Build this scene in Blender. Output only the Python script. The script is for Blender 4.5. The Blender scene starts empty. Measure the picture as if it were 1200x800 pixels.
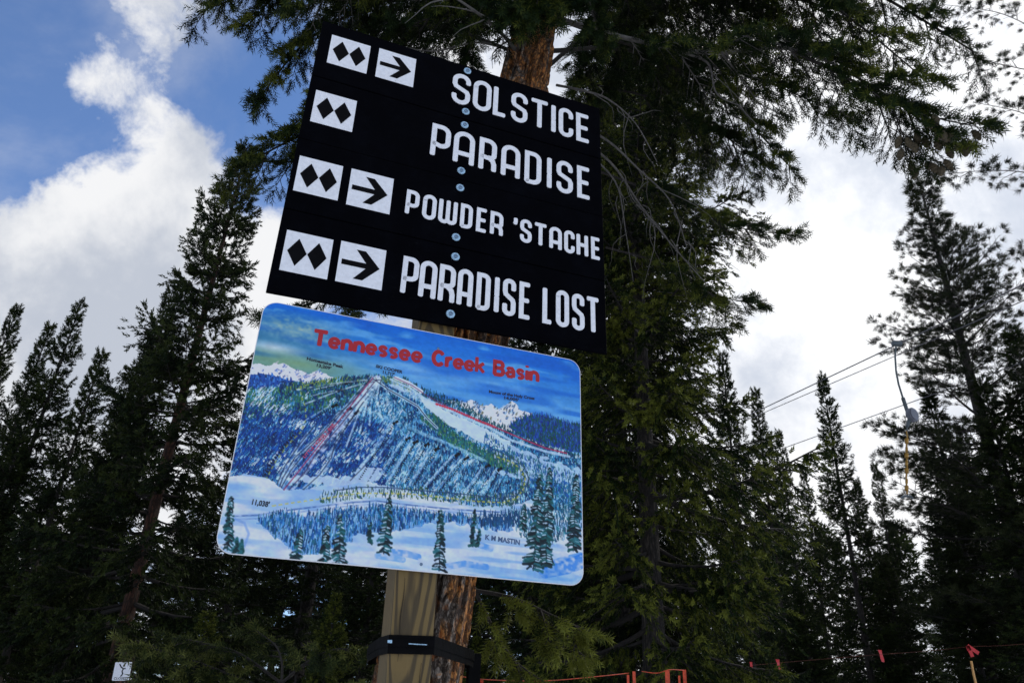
import bpy, math, random
import numpy as np
from mathutils import Vector, Matrix
from math import sin, cos, pi, radians

S = bpy.context.scene
COL = S.collection
# ------------------------------------------------------------------ camera
PITCH, ROLL, FPX, EYE = 0.47230, 0.043645, 877.36, Vector((0, 0, 1.5))
FW = Vector((0, cos(PITCH), sin(PITCH)))
U0 = Vector((0, -sin(PITCH), cos(PITCH)))
RT = Vector((1, 0, 0)) * cos(ROLL) + U0 * sin(ROLL)
UP = -Vector((1, 0, 0)) * sin(ROLL) + U0 * cos(ROLL)
cam_d = bpy.data.cameras.new('camera')
cam_d.sensor_width = 36
cam_d.lens = 36 * FPX / 1200
cam_d.clip_start = 0.05
cam_d.clip_end = 5000
cam_d.dof.use_dof = True
cam_d.dof.focus_distance = 2.75
cam_d.dof.aperture_fstop = 9.0
cam = bpy.data.objects.new('camera', cam_d)
COL.objects.link(cam)
M = Matrix((RT, UP, -FW)).transposed().to_4x4()
M.translation = EYE
cam.matrix_world = M
S.camera = cam

def ray(x, y):
    return FW + RT * ((x - 600) / FPX) - UP * ((y - 400) / FPX)

def at(x, y, depth):
    """World point seen at (x, y) of the 1200 x 800 photograph, depth metres ahead (along +Y)."""
    d = ray(x, y)
    return EYE + d * (depth / d.y)

# ------------------------------------------------------------------ light
S.view_settings.view_transform = 'Standard'
S.view_settings.look = 'None'
S.view_settings.exposure = 0.2
S.view_settings.gamma = 1
SUN_AZ, SUN_EL = radians(52), radians(44)
sd = bpy.data.lights.new('sun', 'SUN')
sd.energy = 1.5
sd.angle = radians(5.0)
sd.color = (1, .93, .82)
so = bpy.data.objects.new('sun', sd)
so.rotation_euler = (pi / 2 - SUN_EL, 0, -SUN_AZ + pi)
sdir = Vector((sin(SUN_AZ) * cos(SUN_EL), cos(SUN_AZ) * cos(SUN_EL), sin(SUN_EL)))
so.rotation_euler = sdir.to_track_quat('Z', 'Y').to_euler()
COL.objects.link(so)

W = bpy.data.worlds.new('World')
S.world = W
W.use_nodes = True
NT = W.node_tree
for n in list(NT.nodes):
    NT.nodes.remove(n)

def mth(nt, op, a, b=None, c=None, clamp=False):
    n = nt.nodes.new('ShaderNodeMath')
    n.operation = op
    n.use_clamp = clamp
    for i, v in enumerate((a, b, c)):
        if v is None:
            continue
        if hasattr(v, 'is_output'):
            nt.links.new(v, n.inputs[i])
        else:
            n.inputs[i].default_value = v
    return n.outputs[0]

def vmth(nt, op, a, b=None, s=None):
    n = nt.nodes.new('ShaderNodeVectorMath')
    n.operation = op
    for i, v in enumerate((a, b)):
        if v is None:
            continue
        if hasattr(v, 'is_output'):
            nt.links.new(v, n.inputs[i])
        else:
            n.inputs[i].default_value = v
    if s is not None:
        n.inputs['Scale'].default_value = s
    return n

def noise(nt, vec, scale, detail=5, rough=.5, dist=0.0):
    n = nt.nodes.new('ShaderNodeTexNoise')
    n.inputs['Scale'].default_value = scale
    n.inputs['Detail'].default_value = detail
    n.inputs['Roughness'].default_value = rough
    n.inputs['Distortion'].default_value = dist
    if vec is not None:
        nt.links.new(vec, n.inputs['Vector'])
    return n

def maprange(nt, v, a, b, c=0.0, d=1.0, smooth=True):
    n = nt.nodes.new('ShaderNodeMapRange')
    if smooth:
        n.interpolation_type = 'SMOOTHSTEP'
    nt.links.new(v, n.inputs[0])
    for i, k in enumerate((a, b, c, d)):
        n.inputs[i + 1].default_value = k
    return n.outputs[0]

def mixc(nt, f, a, b, mode='MIX'):
    n = nt.nodes.new('ShaderNodeMix')
    n.data_type = 'RGBA'
    n.blend_type = mode
    for sock, v in ((n.inputs[0], f), (n.inputs[6], a), (n.inputs[7], b)):
        if hasattr(v, 'is_output'):
            nt.links.new(v, sock)
        elif isinstance(v, (int, float)):
            sock.default_value = v
        else:
            sock.default_value = (*v, 1) if len(v) == 3 else v
    return n.outputs[2]

tc = NT.nodes.new('ShaderNodeTexCoord')
gen = tc.outputs['Generated']
sky = NT.nodes.new('ShaderNodeTexSky')
sky.sky_type = 'NISHITA'
sky.sun_disc = False
sky.sun_elevation = SUN_EL
sky.sun_rotation = SUN_AZ
sky.altitude = 3000
sky.air_density = 1.0
sky.dust_density = 0.6
sky.ozone_density = 1.5
n1 = noise(NT, gen, 5.5, 10, .64, .25)
n2 = noise(NT, gen, 13.0, 9, .68, .4)
wig = vmth(NT, 'SCALE', vmth(NT, 'SUBTRACT', noise(NT, gen, 4.5, 6, .62).outputs['Color'], (.5, .5, .5)).outputs[0], s=.16).outputs[0]
dirw = vmth(NT, 'NORMALIZE', vmth(NT, 'ADD', gen, wig).outputs[0]).outputs[0]
cover = mth(NT, 'ADD', mth(NT, 'MULTIPLY_ADD', n1.outputs[0], 1.7, -.42), mth(NT, 'MULTIPLY_ADD', n2.outputs[0], 1.5, -.58))
#          direction (x, y of the photo), angular radius in degrees, weight (+ cloud, - clear)
for (x, y, r, w) in [
        (-60, 90, 13, -.62), (30, 150, 5, -.30), (205, 70, 3.5, -.26), (225, 125, 3.0, -.2), (95, 165, 3.5, -.25), (60, 20, 3.0, -.15), (165, 170, 3.2, -.26), (275, 90, 5, -.36), (225, 240, 3.0, -.22),
        (320, 180, 6, -.40), (110, 185, 3.0, -.15), (10, 10, 6, -.32), (340, 40, 7, -.2), (-130, 200, 10, -.6), (238, 265, 2.6, -.22), (40, 262, 2.6, -.12), (60, 130, 3.2, -.12),
        (60, 50, 3.6, .26), (95, 80, 3.0, .26), (140, 105, 3.4, .30), (170, 5, 5, .20), (40, 245, 7, .6), (120, 235, 5, .35), (150, 290, 9, .50), (30, 340, 10, .6), (190, 160, 3.5, .32), (235, 190, 4, .25), (215, 310, 6, .4),
        (250, 350, 9, .5), (1000, 330, 34, .60), (900, 520, 22, .3), (560, 60, 16, .2), (150, 480, 12, .5)]:
    d = ray(x, y).normalized()
    dp = vmth(NT, 'DOT_PRODUCT', dirw, tuple(d)).outputs['Value']
    b = maprange(NT, dp, cos(radians(r)), 1.0, 0.0, w)
    cover = mth(NT, 'ADD', cover, b)
mask = maprange(NT, cover, .14, .86)
veil = maprange(NT, noise(NT, gen, 2.6, 7, .6, .2).outputs[0], .40, .68, .04, .42)
mask = mth(NT, 'MAXIMUM', mask, veil)
# cloud brightness: thin parts greyer, brightest towards the hidden sun
dps = vmth(NT, 'DOT_PRODUCT', gen, tuple(sdir)).outputs['Value']
glow = maprange(NT, dps, .55, 1.0, 0.0, 1.0)
shade = maprange(NT, noise(NT, gen, 4.2, 9, .6, .1).outputs[0], .36, .60, .0, 1.0)
ccol = mixc(NT, shade, (4.9, 5.3, 6.1), (8.4, 8.45, 8.6))
gl = mth(NT, 'MULTIPLY_ADD', glow, .28, .95)
ccol = mixc(NT, 1.0, ccol, gl, 'MULTIPLY')
skyc = mixc(NT, 1.0, sky.outputs[0], (1.15, 1.5, 1.85), 'MULTIPLY')
fin = mixc(NT, mask, skyc, ccol)
bg = NT.nodes.new('ShaderNodeBackground')
bg.inputs['Strength'].default_value = .10
out = NT.nodes.new('ShaderNodeOutputWorld')
NT.links.new(fin, bg.inputs[0])
NT.links.new(bg.outputs[0], out.inputs[0])

# ------------------------------------------------------------------ helpers
rs = np.random.RandomState(11)
random.seed(5)

def tag(o, label=None, cat=None, group=None, kind=None):
    if label: o['label'] = label
    if cat: o['category'] = cat
    if group: o['group'] = group
    if kind: o['kind'] = kind
    return o

def link(name, data, parent=None, mat=None):
    o = bpy.data.objects.new(name, data)
    COL.objects.link(o)
    if parent: o.parent = parent
    if mat is not None and data is not None:
        for m in (mat if isinstance(mat, (list, tuple)) else [mat]):
            data.materials.append(m)
    return o

def empty(name, loc=(0, 0, 0), rz=0):
    o = bpy.data.objects.new(name, None)
    o.empty_display_size = .2
    COL.objects.link(o)
    o.location = loc
    o.rotation_euler.z = rz
    return o

def np_mesh(name, V, F, smooth=False):
    """V (n,3), F (m,3) or (m,4) numpy -> mesh"""
    me = bpy.data.meshes.new(name)
    V = np.ascontiguousarray(V, dtype=np.float32)
    F = np.ascontiguousarray(F, dtype=np.int32)
    k = F.shape[1]
    me.vertices.add(len(V))
    me.vertices.foreach_set('co', V.ravel())
    me.loops.add(F.size)
    me.loops.foreach_set('vertex_index', F.ravel())
    me.polygons.add(len(F))
    me.polygons.foreach_set('loop_start', np.arange(0, F.size, k, dtype=np.int32))
    me.polygons.foreach_set('loop_total', np.full(len(F), k, dtype=np.int32))
    me.polygons.foreach_set('use_smooth', np.full(len(F), smooth))
    me.update(calc_edges=True)
    return me

def py_mesh(name, vs, fs, smooth=False):
    me = bpy.data.meshes.new(name)
    me.from_pydata([tuple(v) for v in vs], [], fs)
    if smooth:
        me.polygons.foreach_set('use_smooth', [True] * len(me.polygons))
    me.update()
    return me

def box_data(x0, x1, y0, y1, z0, z1, bev=0.0):
    import bmesh
    bm = bmesh.new()
    bmesh.ops.create_cube(bm, size=1)
    for v in bm.verts:
        v.co = Vector(((x0 + x1) / 2 + v.co.x * (x1 - x0), (y0 + y1) / 2 + v.co.y * (y1 - y0), (z0 + z1) / 2 + v.co.z * (z1 - z0)))
    if bev:
        bmesh.ops.bevel(bm, geom=bm.edges[:], offset=bev, segments=2, affect='EDGES', profile=.6)
    me = bpy.data.meshes.new('box')
    bm.to_mesh(me)
    bm.free()
    return me

def tube_data(pts, rad, sides=8, caps=True):
    """one smooth tube along pts"""
    P = np.array([tuple(p) for p in pts], float)
    n = len(P)
    R = np.full(n, rad) if np.isscalar(rad) else np.array(rad, float)
    T = np.gradient(P, axis=0)
    T /= np.linalg.norm(T, axis=1)[:, None] + 1e-12
    ref = np.array([0, 0, 1.]) if abs(T[:, 2]).mean() < .8 else np.array([1., 0, 0])
    A = np.cross(T, ref); A /= np.linalg.norm(A, axis=1)[:, None] + 1e-12
    B = np.cross(T, A)
    th = np.arange(sides) * 2 * pi / sides
    V = P[:, None] + R[:, None, None] * (np.cos(th)[None, :, None] * A[:, None] + np.sin(th)[None, :, None] * B[:, None])
    V = V.reshape(-1, 3)
    fs = []
    for i in range(n - 1):
        for j in range(sides):
            a, b = i * sides + j, i * sides + (j + 1) % sides
            fs.append((a, b, b + sides, a + sides))
    if caps:
        fs.append(tuple(range(sides)))
        fs.append(tuple(reversed(range((n - 1) * sides, n * sides))))
    return py_mesh('tube', V, fs, True)

# ------------------------------------------------------------------ materials
def new_mat(name):
    m = bpy.data.materials.new(name)
    m.use_nodes = True
    nt = m.node_tree
    b = nt.nodes['Principled BSDF']
    return m, nt, b

def simple(name, col, rough=.6, metal=0.0, var=0.12, scale=30, bump=0.0, coord='Object', wear=0.0):
    m, nt, b = new_mat(name)
    t = nt.nodes.new('ShaderNodeTexCoord').outputs[coord]
    n = noise(nt, t, scale, 6, .6)
    f = maprange(nt, n.outputs[0], .3, .7)
    lo = tuple(c * (1 - var) for c in col)
    hi = tuple(min(1, c * (1 + var)) for c in col)
    nt.links.new(mixc(nt, f, lo, hi), b.inputs['Base Color'])
    b.inputs['Roughness'].default_value = rough
    b.inputs['Metallic'].default_value = metal
    if wear:
        wn_ = noise(nt, t, 55, 8, .75)
        big = noise(nt, t, 6, 3, .5)
        k_ = mth(nt, 'MULTIPLY', maprange(nt, wn_.outputs[0], .60, .68), maprange(nt, big.outputs[0], .45, .65))
        bc = b.inputs['Base Color'].links[0].from_socket
        nt.links.new(mixc(nt, mth(nt, 'MULTIPLY', k_, wear), bc, (.06, .06, .065)), b.inputs['Base Color'])
    if bump:
        bp = nt.nodes.new('ShaderNodeBump')
        bp.inputs['Strength'].default_value = bump
        bp.inputs['Distance'].default_value = .01
        nt.links.new(n.outputs[0], bp.inputs['Height'])
        nt.links.new(bp.outputs[0], b.inputs['Normal'])
    return m

def needle_mat(name, dark, mid, light):
    """needles: colour by shoot age and painted sun or shade, stored per vertex, plus a little drift over the crown"""
    m, nt, b = new_mat(name)
    a = nt.nodes.new('ShaderNodeAttribute')
    a.attribute_name = 'tint'
    t = nt.nodes.new('ShaderNodeTexCoord').outputs['Object']
    n = noise(nt, t, 1.6, 3, .6)
    f = mth(nt, 'MULTIPLY_ADD', n.outputs[0], .9, mth(nt, 'SUBTRACT', a.outputs['Fac'], .45))
    r = nt.nodes.new('ShaderNodeValToRGB')
    nt.links.new(f, r.inputs[0])
    e = r.color_ramp.elements
    e[0].position = .12; e[0].color = (*dark, 1)
    e[1].position = .95; e[1].color = (*light, 1)
    k = e.new(.52); k.color = (*mid, 1)
    nt.links.new(r.outputs[0], b.inputs['Base Color'])
    b.inputs['Roughness'].default_value = .6
    b.inputs['Specular IOR Level'].default_value = .07
    tr = nt.nodes.new('ShaderNodeBsdfTranslucent')
    nt.links.new(r.outputs[0], tr.inputs[0])
    mx = nt.nodes.new('ShaderNodeMixShader')
    mx.inputs[0].default_value = .12
    o = nt.nodes['Material Output']
    nt.links.new(b.outputs[0], mx.inputs[1])
    nt.links.new(tr.outputs[0], mx.inputs[2])
    nt.links.new(mx.outputs[0], o.inputs[0])
    return m

def bark_mat(name, base, dark, hot=None, hotamt=.5, scale=1.0, zs=.32):
    m, nt, b = new_mat(name)
    t = nt.nodes.new('ShaderNodeTexCoord').outputs['Object']
    mp = nt.nodes.new('ShaderNodeMapping')
    mp.inputs['Scale'].default_value = (1, 1, zs)
    nt.links.new(t, mp.inputs[0])
    v = nt.nodes.new('ShaderNodeTexVoronoi')
    v.inputs['Scale'].default_value = 26 * scale
    v.feature = 'DISTANCE_TO_EDGE'
    wn = noise(nt, mp.outputs[0], 14 * scale, 6, .7)
    wv = vmth(nt, 'ADD', mp.outputs[0], vmth(nt, 'SCALE', wn.outputs['Color'], s=.07).outputs[0]).outputs[0]
    nt.links.new(wv, v.inputs['Vector'])
    crack = maprange(nt, v.outputs['Distance'], .0, .22)
    n = noise(nt, mp.outputs[0], 40 * scale, 8, .7)
    c = mixc(nt, maprange(nt, n.outputs[0], .35, .65), dark, base)
    if hot:
        hn = noise(nt, mp.outputs[0], 5 * scale, 5, .65, .8)
        c = mixc(nt, maprange(nt, hn.outputs[0], .52 - .14 * hotamt, .60 - .1 * hotamt), c, mixc(nt, maprange(nt, n.outputs[0], .35, .68), hot[0], hot[1]))
    c = mixc(nt, mth(nt, 'MULTIPLY_ADD', crack, .85, .15), dark, c)
    nt.links.new(c, b.inputs['Base Color'])
    b.inputs['Roughness'].default_value = .85
    bp = nt.nodes.new('ShaderNodeBump')
    bp.inputs['Strength'].default_value = .9
    bp.inputs['Distance'].default_value = .012
    nt.links.new(mth(nt, 'ADD', crack, n.outputs[0]), bp.inputs['Height'])
    nt.links.new(bp.outputs[0], b.inputs['Normal'])
    return m

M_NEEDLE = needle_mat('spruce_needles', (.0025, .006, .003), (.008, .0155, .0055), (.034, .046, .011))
M_NEEDLE_LIT = needle_mat('spruce_needles_lit', (.0025, .008, .003), (.013, .024, .0055), (.125, .14, .022))  # bright yellow-green end puts the sunlit look into the needle colour
M_PINE = needle_mat('pine_needles', (.003, .006, .003), (.009, .014, .006), (.03, .036, .013))
M_BARK = bark_mat('grey_brown_bark', (.06, .048, .04), (.010, .008, .007))
M_BARKRED = bark_mat('reddish_bark', (.12, .045, .022), (.02, .01, .006))
M_TWIG = simple('twig_bark', (.016, .013, .011), .9, var=.4, scale=60)
M_DEAD = simple('weathered_dead_wood', (.085, .08, .074), .9, var=.35, scale=50, bump=.4)
M_FLAKY = bark_mat('flaking_orange_and_grey_bark', (.40, .35, .30), (.04, .022, .014), ((.36, .11, .02), (.75, .36, .10)), .8, 1.7, .5)

def snow_mat():
    m, nt, b = new_mat('snow')
    t = nt.nodes.new('ShaderNodeTexCoord').outputs['Object']
    n = noise(nt, t, 1.3, 8, .6)
    nt.links.new(mixc(nt, n.outputs[0], (.72, .74, .78), (.84, .85, .87)), b.inputs['Base Color'])
    b.inputs['Roughness'].default_value = .7
    bp = nt.nodes.new('ShaderNodeBump')
    bp.inputs['Strength'].default_value = .5
    bp.inputs['Distance'].default_value = .08
    nt.links.new(n.outputs[0], bp.inputs['Height'])
    nt.links.new(bp.outputs[0], b.inputs['Normal'])
    return m
M_SNOW = snow_mat()

# ------------------------------------------------------------------ ground: one snowy slope
def gz(x, y):
    r = max(0.0, min(y, 140) - 4)
    return .05 * r + .008 * max(0.0, min(x, 60)) + .05 * sin(x * .9) * cos(y * .6)

nx, ny = 140, 150
gx = np.linspace(-1, 1, nx) ** 3 * 900
gy = np.concatenate([np.linspace(-600, -12, 20), np.linspace(-10, 60, 80), np.linspace(64, 1500, 50) ** 1.0])
V = np.array([(x, y, gz(x, y) + .04 * sin(3.1 * x + 1) * sin(2.3 * y)) for y in gy for x in gx])
F = np.array([(j * nx + i, j * nx + i + 1, (j + 1) * nx + i + 1, (j + 1) * nx + i) for j in range(len(gy) - 1) for i in range(nx - 1)])
tag(link('snow_ground', np_mesh('snow_ground', V, F, True), None, M_SNOW), kind='structure')

# ------------------------------------------------------------------ conifers
def frames(D):
    D = D / (np.linalg.norm(D, axis=1)[:, None] + 1e-9)
    ref = np.where(np.abs(D[:, 2:3]) < .9, np.array([[0, 0, 1.]]), np.array([[1., 0, 0]]))
    A = np.cross(D, ref); A /= np.linalg.norm(A, axis=1)[:, None] + 1e-9
    return D, A, np.cross(D, A)

class Needles:
    """collects shoots (base, direction, length, tint); build() gives every shoot K needle blades"""
    def __init__(s): s.P, s.D, s.L, s.T = [], [], [], []
    def add(s, P, D, L, T):
        s.P.append(P); s.D.append(D); s.L.append(L); s.T.append(T)
    def count(s): return sum(len(p) for p in s.P)
    def build(s, name, R, K=8, blade=.40, wid=.085, spread=.62, tuft=False):
        P = np.concatenate(s.P); D = np.concatenate(s.D); L = np.concatenate(s.L); T = np.concatenate(s.T)
        D, A, B = frames(D)
        n = len(P)
        ph = R.rand(n, 1) * 6.283 + np.arange(K)[None] * 2.39996
        h = (np.arange(K)[None] + .3 + R.rand(n, K) * .5) / K
        if tuft:
            h = h * .35 + .55
        Ls = L[:, None]
        bl = Ls * blade * (.75 + .5 * R.rand(n, K))
        an = spread * (.7 + .6 * R.rand(n, K))
        rad = np.cos(ph)[..., None] * A[:, None] + np.sin(ph)[..., None] * B[:, None]
        tan = -np.sin(ph)[..., None] * A[:, None] + np.cos(ph)[..., None] * B[:, None]
        base = P[:, None] + D[:, None] * (h * Ls * .8)[..., None]
        tip = base + D[:, None] * (np.cos(an) * bl)[..., None] + rad * (np.sin(an) * bl)[..., None]
        w = (wid * Ls * (.8 + .4 * R.rand(n, K)))[..., None] * .5
        b0 = base * .85 + tip * .15
        V = np.stack([b0 + tan * w, tip, b0 - tan * w], 2).reshape(-1, 3)
        F = np.arange(n * K * 3).reshape(-1, 3)
        me = np_mesh(name, V, F)
        tint = np.repeat(T[:, None] + (R.rand(n, K) - .5) * .25, 3, axis=1).reshape(n, K, 3)
        tint[:, :, 0] -= .08
        tint[:, :, 2] -= .08
        tint[:, :, 1] += .12
        at_ = me.attributes.new('tint', 'FLOAT', 'POINT')
        at_.data.foreach_set('value', tint.ravel().astype(np.float32))
        return me

class Wood:
    def __init__(s): s.A, s.B, s.ra, s.rb = [], [], [], []
    def add(s, A, B, ra, rb):
        s.A.append(A); s.B.append(B); s.ra.append(ra); s.rb.append(rb)
    def build(s, name, sides=3):
        A = np.concatenate(s.A); B = np.concatenate(s.B); ra = np.concatenate(s.ra); rb = np.concatenate(s.rb)
        D, X, Y = frames(B - A)
        th = np.arange(sides) * 2 * pi / sides
        ring = np.cos(th)[None, :, None] * X[:, None] + np.sin(th)[None, :, None] * Y[:, None]
        V = np.concatenate([A[:, None] + ring * ra[:, None, None], B[:, None] + ring * rb[:, None, None]], 1).reshape(-1, 3)
        k = np.arange(sides)
        q = np.stack([k, (k + 1) % sides, (k + 1) % sides + sides, k + sides], 1)
        F = (np.arange(len(A))[:, None, None] * 2 * sides + q[None]).reshape(-1, 4)
        return np_mesh(name, V, F, True)

def grow(N, Wd, R, pts, rad, half, unit=.09, shoot=.13, hang=.25, t0=.12, tint=.5, dens=1.0, fork=.85, side_keep=.62):
    """foliage along a branch: pts (n,3) polyline, half = longest side shoot, unit = spacing"""
    pts = np.asarray(pts, float)
    seg = np.diff(pts, axis=0); sl = np.linalg.norm(seg, axis=1)
    cum = np.concatenate([[0], np.cumsum(sl)]); L = cum[-1]
    Wd.add(pts[:-1], pts[1:], rad * (1 - .85 * cum[:-1] / L), rad * (1 - .85 * cum[1:] / L))
    nb = max(3, int(L * (1 - t0) / unit * 2 * dens))
    s = t0 + (1 - t0) * (np.arange(nb) + R.rand(nb)) / nb
    d = s * L
    Pb = np.stack([np.interp(d, cum, pts[:, k]) for k in range(3)], 1)
    idx = np.clip(np.searchsorted(cum, d) - 1, 0, len(seg) - 1)
    T = seg[idx] / sl[idx][:, None]
    side = np.cross(T, np.array([0, 0, 1.])); side /= np.linalg.norm(side, axis=1)[:, None] + 1e-9
    sg = np.where(np.arange(nb) % 2 == 0, 1., -1.)[:, None]
    up = np.cross(side, T)
    shp = np.minimum(1, (1 - s) * 2.2 + .18) * np.minimum(1, .35 + (s - t0) * 3)
    Lb = half * shp * (.45 + .75 * R.rand(nb))
    f = fork * (.7 + .6 * R.rand(nb))[:, None]
    Db = T * .8 + side * sg * f + up * (R.rand(nb, 1) * .5 - .22) + np.array([0, 0, -1.]) * hang * (.3 + R.rand(nb, 1))
    Db /= np.linalg.norm(Db, axis=1)[:, None]
    m = max(1, int(math.ceil(Lb.max() / unit)))
    j = (np.arange(m)[None] + .35 + .5 * R.rand(nb, m)) * unit
    ok = j < Lb[:, None]
    ok[:, 0] = True
    drop = np.array([0, 0, -1.]) * (hang * j ** 2 / max(half, .05) * .8)[..., None]
    Q = Pb[:, None] + Db[:, None] * j[..., None] + drop
    flip = np.where((np.arange(m)[None] + (R.rand(nb, m) > .5)) % 2 == 0, 1., -1.)[..., None]
    sid2 = np.cross(Db, np.array([0, 0, 1.])); sid2 /= np.linalg.norm(sid2, axis=1)[:, None] + 1e-9
    SD = Db[:, None] * .8 + sid2[:, None] * flip * (.25 + .8 * R.rand(nb, m, 1)) + np.array([0, 0, 1.]) * (R.rand(nb, m, 1) * .9 - .5 - hang * .7)
    tt = tint + (R.rand(nb, 1) - .5) * .35 + j / max(half, .05) * .22
    SL = shoot * (.7 + .6 * R.rand(nb, m))
    sidek = ok & (R.rand(nb, m) < side_keep)
    N.add(Q[sidek], SD[sidek], SL[sidek], tt[sidek] + .08)
    AX = np.broadcast_to(Db[:, None], Q.shape) + np.array([0, 0, -1.]) * (hang * j / max(half, .05) * .9)[..., None]
    N.add(Q[ok], AX[ok], np.full(int(ok.sum()), unit * 1.35), tt[ok] - .08)
    # axis shoots of each side branch and of the leader
    E = Pb + Db * Lb[:, None]
    N.add(E - Db * shoot * .3, Db, np.full(nb, shoot * 1.1), tint + .2 + R.rand(nb) * .2)
    Wd.add(Pb, E + np.array([0, 0, -1.]) * (hang * Lb ** 2 / max(half, .05) * .5)[:, None], np.full(nb, max(.0025, rad * .22)), np.full(nb, .0015))
    ne = 3
    N.add(np.repeat(pts[-1:], ne, 0), seg[-1:] / sl[-1] + (R.rand(ne, 3) - .5) * .7, np.full(ne, shoot * 1.2), np.full(ne, tint + .3))

def arc(p, az, L, pitch, curl, n=6, R=None):
    s = np.linspace(0, 1, n)
    x = L * s
    z = L * (s * math.tan(pitch) + curl * s * s)
    w = (R.rand() - .5) * .25 * L * s * s if R is not None else 0 * s
    d = np.array([cos(az), sin(az)]); e = np.array([-sin(az), cos(az)])
    return np.stack([p[0] + d[0] * x + e[0] * w, p[1] + d[1] * x + e[1] * w, p[2] + z], 1)

def trunk_mesh(H, r0, R, sides=12, rings=26, rough=.05, top=.12):
    V, F = [], []
    ph = R.rand(6) * 6.28
    for i in range(rings):
        t = i / (rings - 1)
        r = r0 * ((1 - t) ** .8 * (1 - top) + top * (1 - t)) + .004
        r *= 1 + .35 * math.exp(-t * 26)
        for j in range(sides):
            a = 2 * pi * j / sides
            q = r * (1 + rough * sin(3 * a + ph[0] + 5 * t) + rough * sin(5 * a + ph[1] - 9 * t) + rough * (R.rand() - .5))
            V.append((q * cos(a), q * sin(a), t * H - .4 * (i == 0)))
    for i in range(rings - 1):
        for j in range(sides):
            a, b = i * sides + j, i * sides + (j + 1) % sides
            F.append((a, b, b + sides, a + sides))
    return py_mesh('trunk', V, F, True)

def spruce(seed, H, Rad, base=.12, whorl=.30, per=5, power=.75, unit=.10, shoot=.15, K=8, gaps=.12, tint=.45, hang=.3, wid=.085, droop=.0,
           dens=1.0, skew=0.0, lo_pitch=-22, hi_pitch=38, half_k=.40, tuft=False, blade=.40, spread=.62, trunk_r=None):
    """one conifer; returns (trunk mesh, branches mesh, crown mesh)"""
    R = np.random.RandomState(seed)
    N, Wd = Needles(), Wood()
    zb = base * H
    z = zb
    k = 0
    while z < H * .985:
        t = (z - zb) / (H - zb)
        prof = (1 - t) ** power * (1 - .35 * math.exp(-t * 9)) + .035
        n = per if t < .85 else max(3, per - 1)
        a0 = R.rand() * 6.28
        irr = .75 + .5 * R.rand()
        for i in range(n):
            if R.rand() < gaps * (1 - .6 * t): continue
            az = a0 + i * 2 * pi / n + (R.rand() - .5) * .7
            L = Rad * prof * irr * (.65 + .55 * R.rand()) * (1 + skew * cos(az))
            if R.rand() < .06: L *= 1.35
            L = max(L, .10)
            pit = radians(lo_pitch + (hi_pitch - lo_pitch) * t ** 1.3 + R.randn() * 6)
            zz = z + (R.rand() - .5) * whorl * .8
            pts = arc((0, 0, zz), az, L * cos(pit), pit, .22 - droop, R=R)
            grow(N, Wd, R, pts, .006 + .013 * L, min(half_k * L + .05, .62), unit, shoot, hang, .12 if t > .5 else .22, tint + R.randn() * .08, dens)
        z += whorl * (.7 + .6 * R.rand()) * (.45 + .55 * (1 - t) ** .5)
        k += 1
    # leader
    pts = np.array([(0, 0, H * .97), (0.01, 0, H * .985), (0, 0, H)])
    N.add(np.repeat(np.array([[0, 0, H - .04]]), 5, 0) - R.rand(5, 1) * np.array([[0, 0, .5]]), np.array([[0, 0, 1.]]) + (R.rand(5, 3) - .5) * .5, np.full(5, shoot), np.full(5, .5))
    cr = N.build('crown', R, K, blade, wid, spread, tuft)
    br = Wd.build('branches')
    tr = trunk_mesh(H, trunk_r or (.012 * H + .02), R)
    return dict(H=H, trunk=tr, branches=br, crown=cr)

def place_tree(kind, name, loc, H, rscale, rz, label, cat, group=None, mats=None, lean=(0, 0)):
    r = empty(name, loc)
    r.rotation_euler = (lean[0], lean[1], rz)
    s = H / kind['H']
    r.scale = (s * rscale, s * rscale, s)
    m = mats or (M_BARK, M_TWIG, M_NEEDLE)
    for part, mt in zip(('trunk', 'branches', 'crown'), m):
        d = kind[part]
        if not d.materials: d.materials.append(mt)
        o = bpy.data.objects.new(part, d)
        COL.objects.link(o)
        o.parent = r
        if d.materials[0] is not mt:
            o.material_slots[0].link = 'OBJECT'
            o.material_slots[0].material = mt
    tag(r, label, cat, group)
    return r

def stand(kind, name, px, py, depth, rscale, rz, label, cat='tree', group=None, mats=None):
    """tree whose tip shows at (px, py), depth metres away, rooted on the ground under it"""
    p = at(px, py, depth)
    g = gz(p.x, p.y)
    return place_tree(kind, name, (p.x, p.y, g), p.z - g, rscale, rz, label, cat, group, mats)

K_A = spruce(1, 9, 2.1, base=.10, whorl=.25, per=6, unit=.095, shoot=.14, K=10, gaps=.26, wid=.17, power=1.12)
K_B = spruce(2, 9, 1.65, base=.08, whorl=.24, per=6, unit=.095, shoot=.14, K=10, gaps=.28, power=1.12, wid=.17)
K_C = spruce(3, 10, 1.45, base=.12, whorl=.25, per=6, unit=.11, shoot=.16, K=9, gaps=.24, power=.95, wid=.18)
K_D = spruce(4, 12, 1.55, base=.12, whorl=.30, per=6, unit=.13, shoot=.19, K=9, gaps=.24, power=.95, wid=.18)
K_E = spruce(5, 13, 1.6, base=.10, whorl=.33, per=6, unit=.14, shoot=.20, K=9, gaps=.18, power=.9, wid=.18)
K_P = spruce(6, 13, 2.6, base=.22, whorl=.32, per=6, unit=.14, shoot=.22, K=15, gaps=.38, power=1.0, lo_pitch=-6, hi_pitch=52, hang=-.15, tuft=True,
             blade=.50, spread=.8, wid=.065, half_k=.35, dens=.8, skew=-.1, trunk_r=.17)

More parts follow.
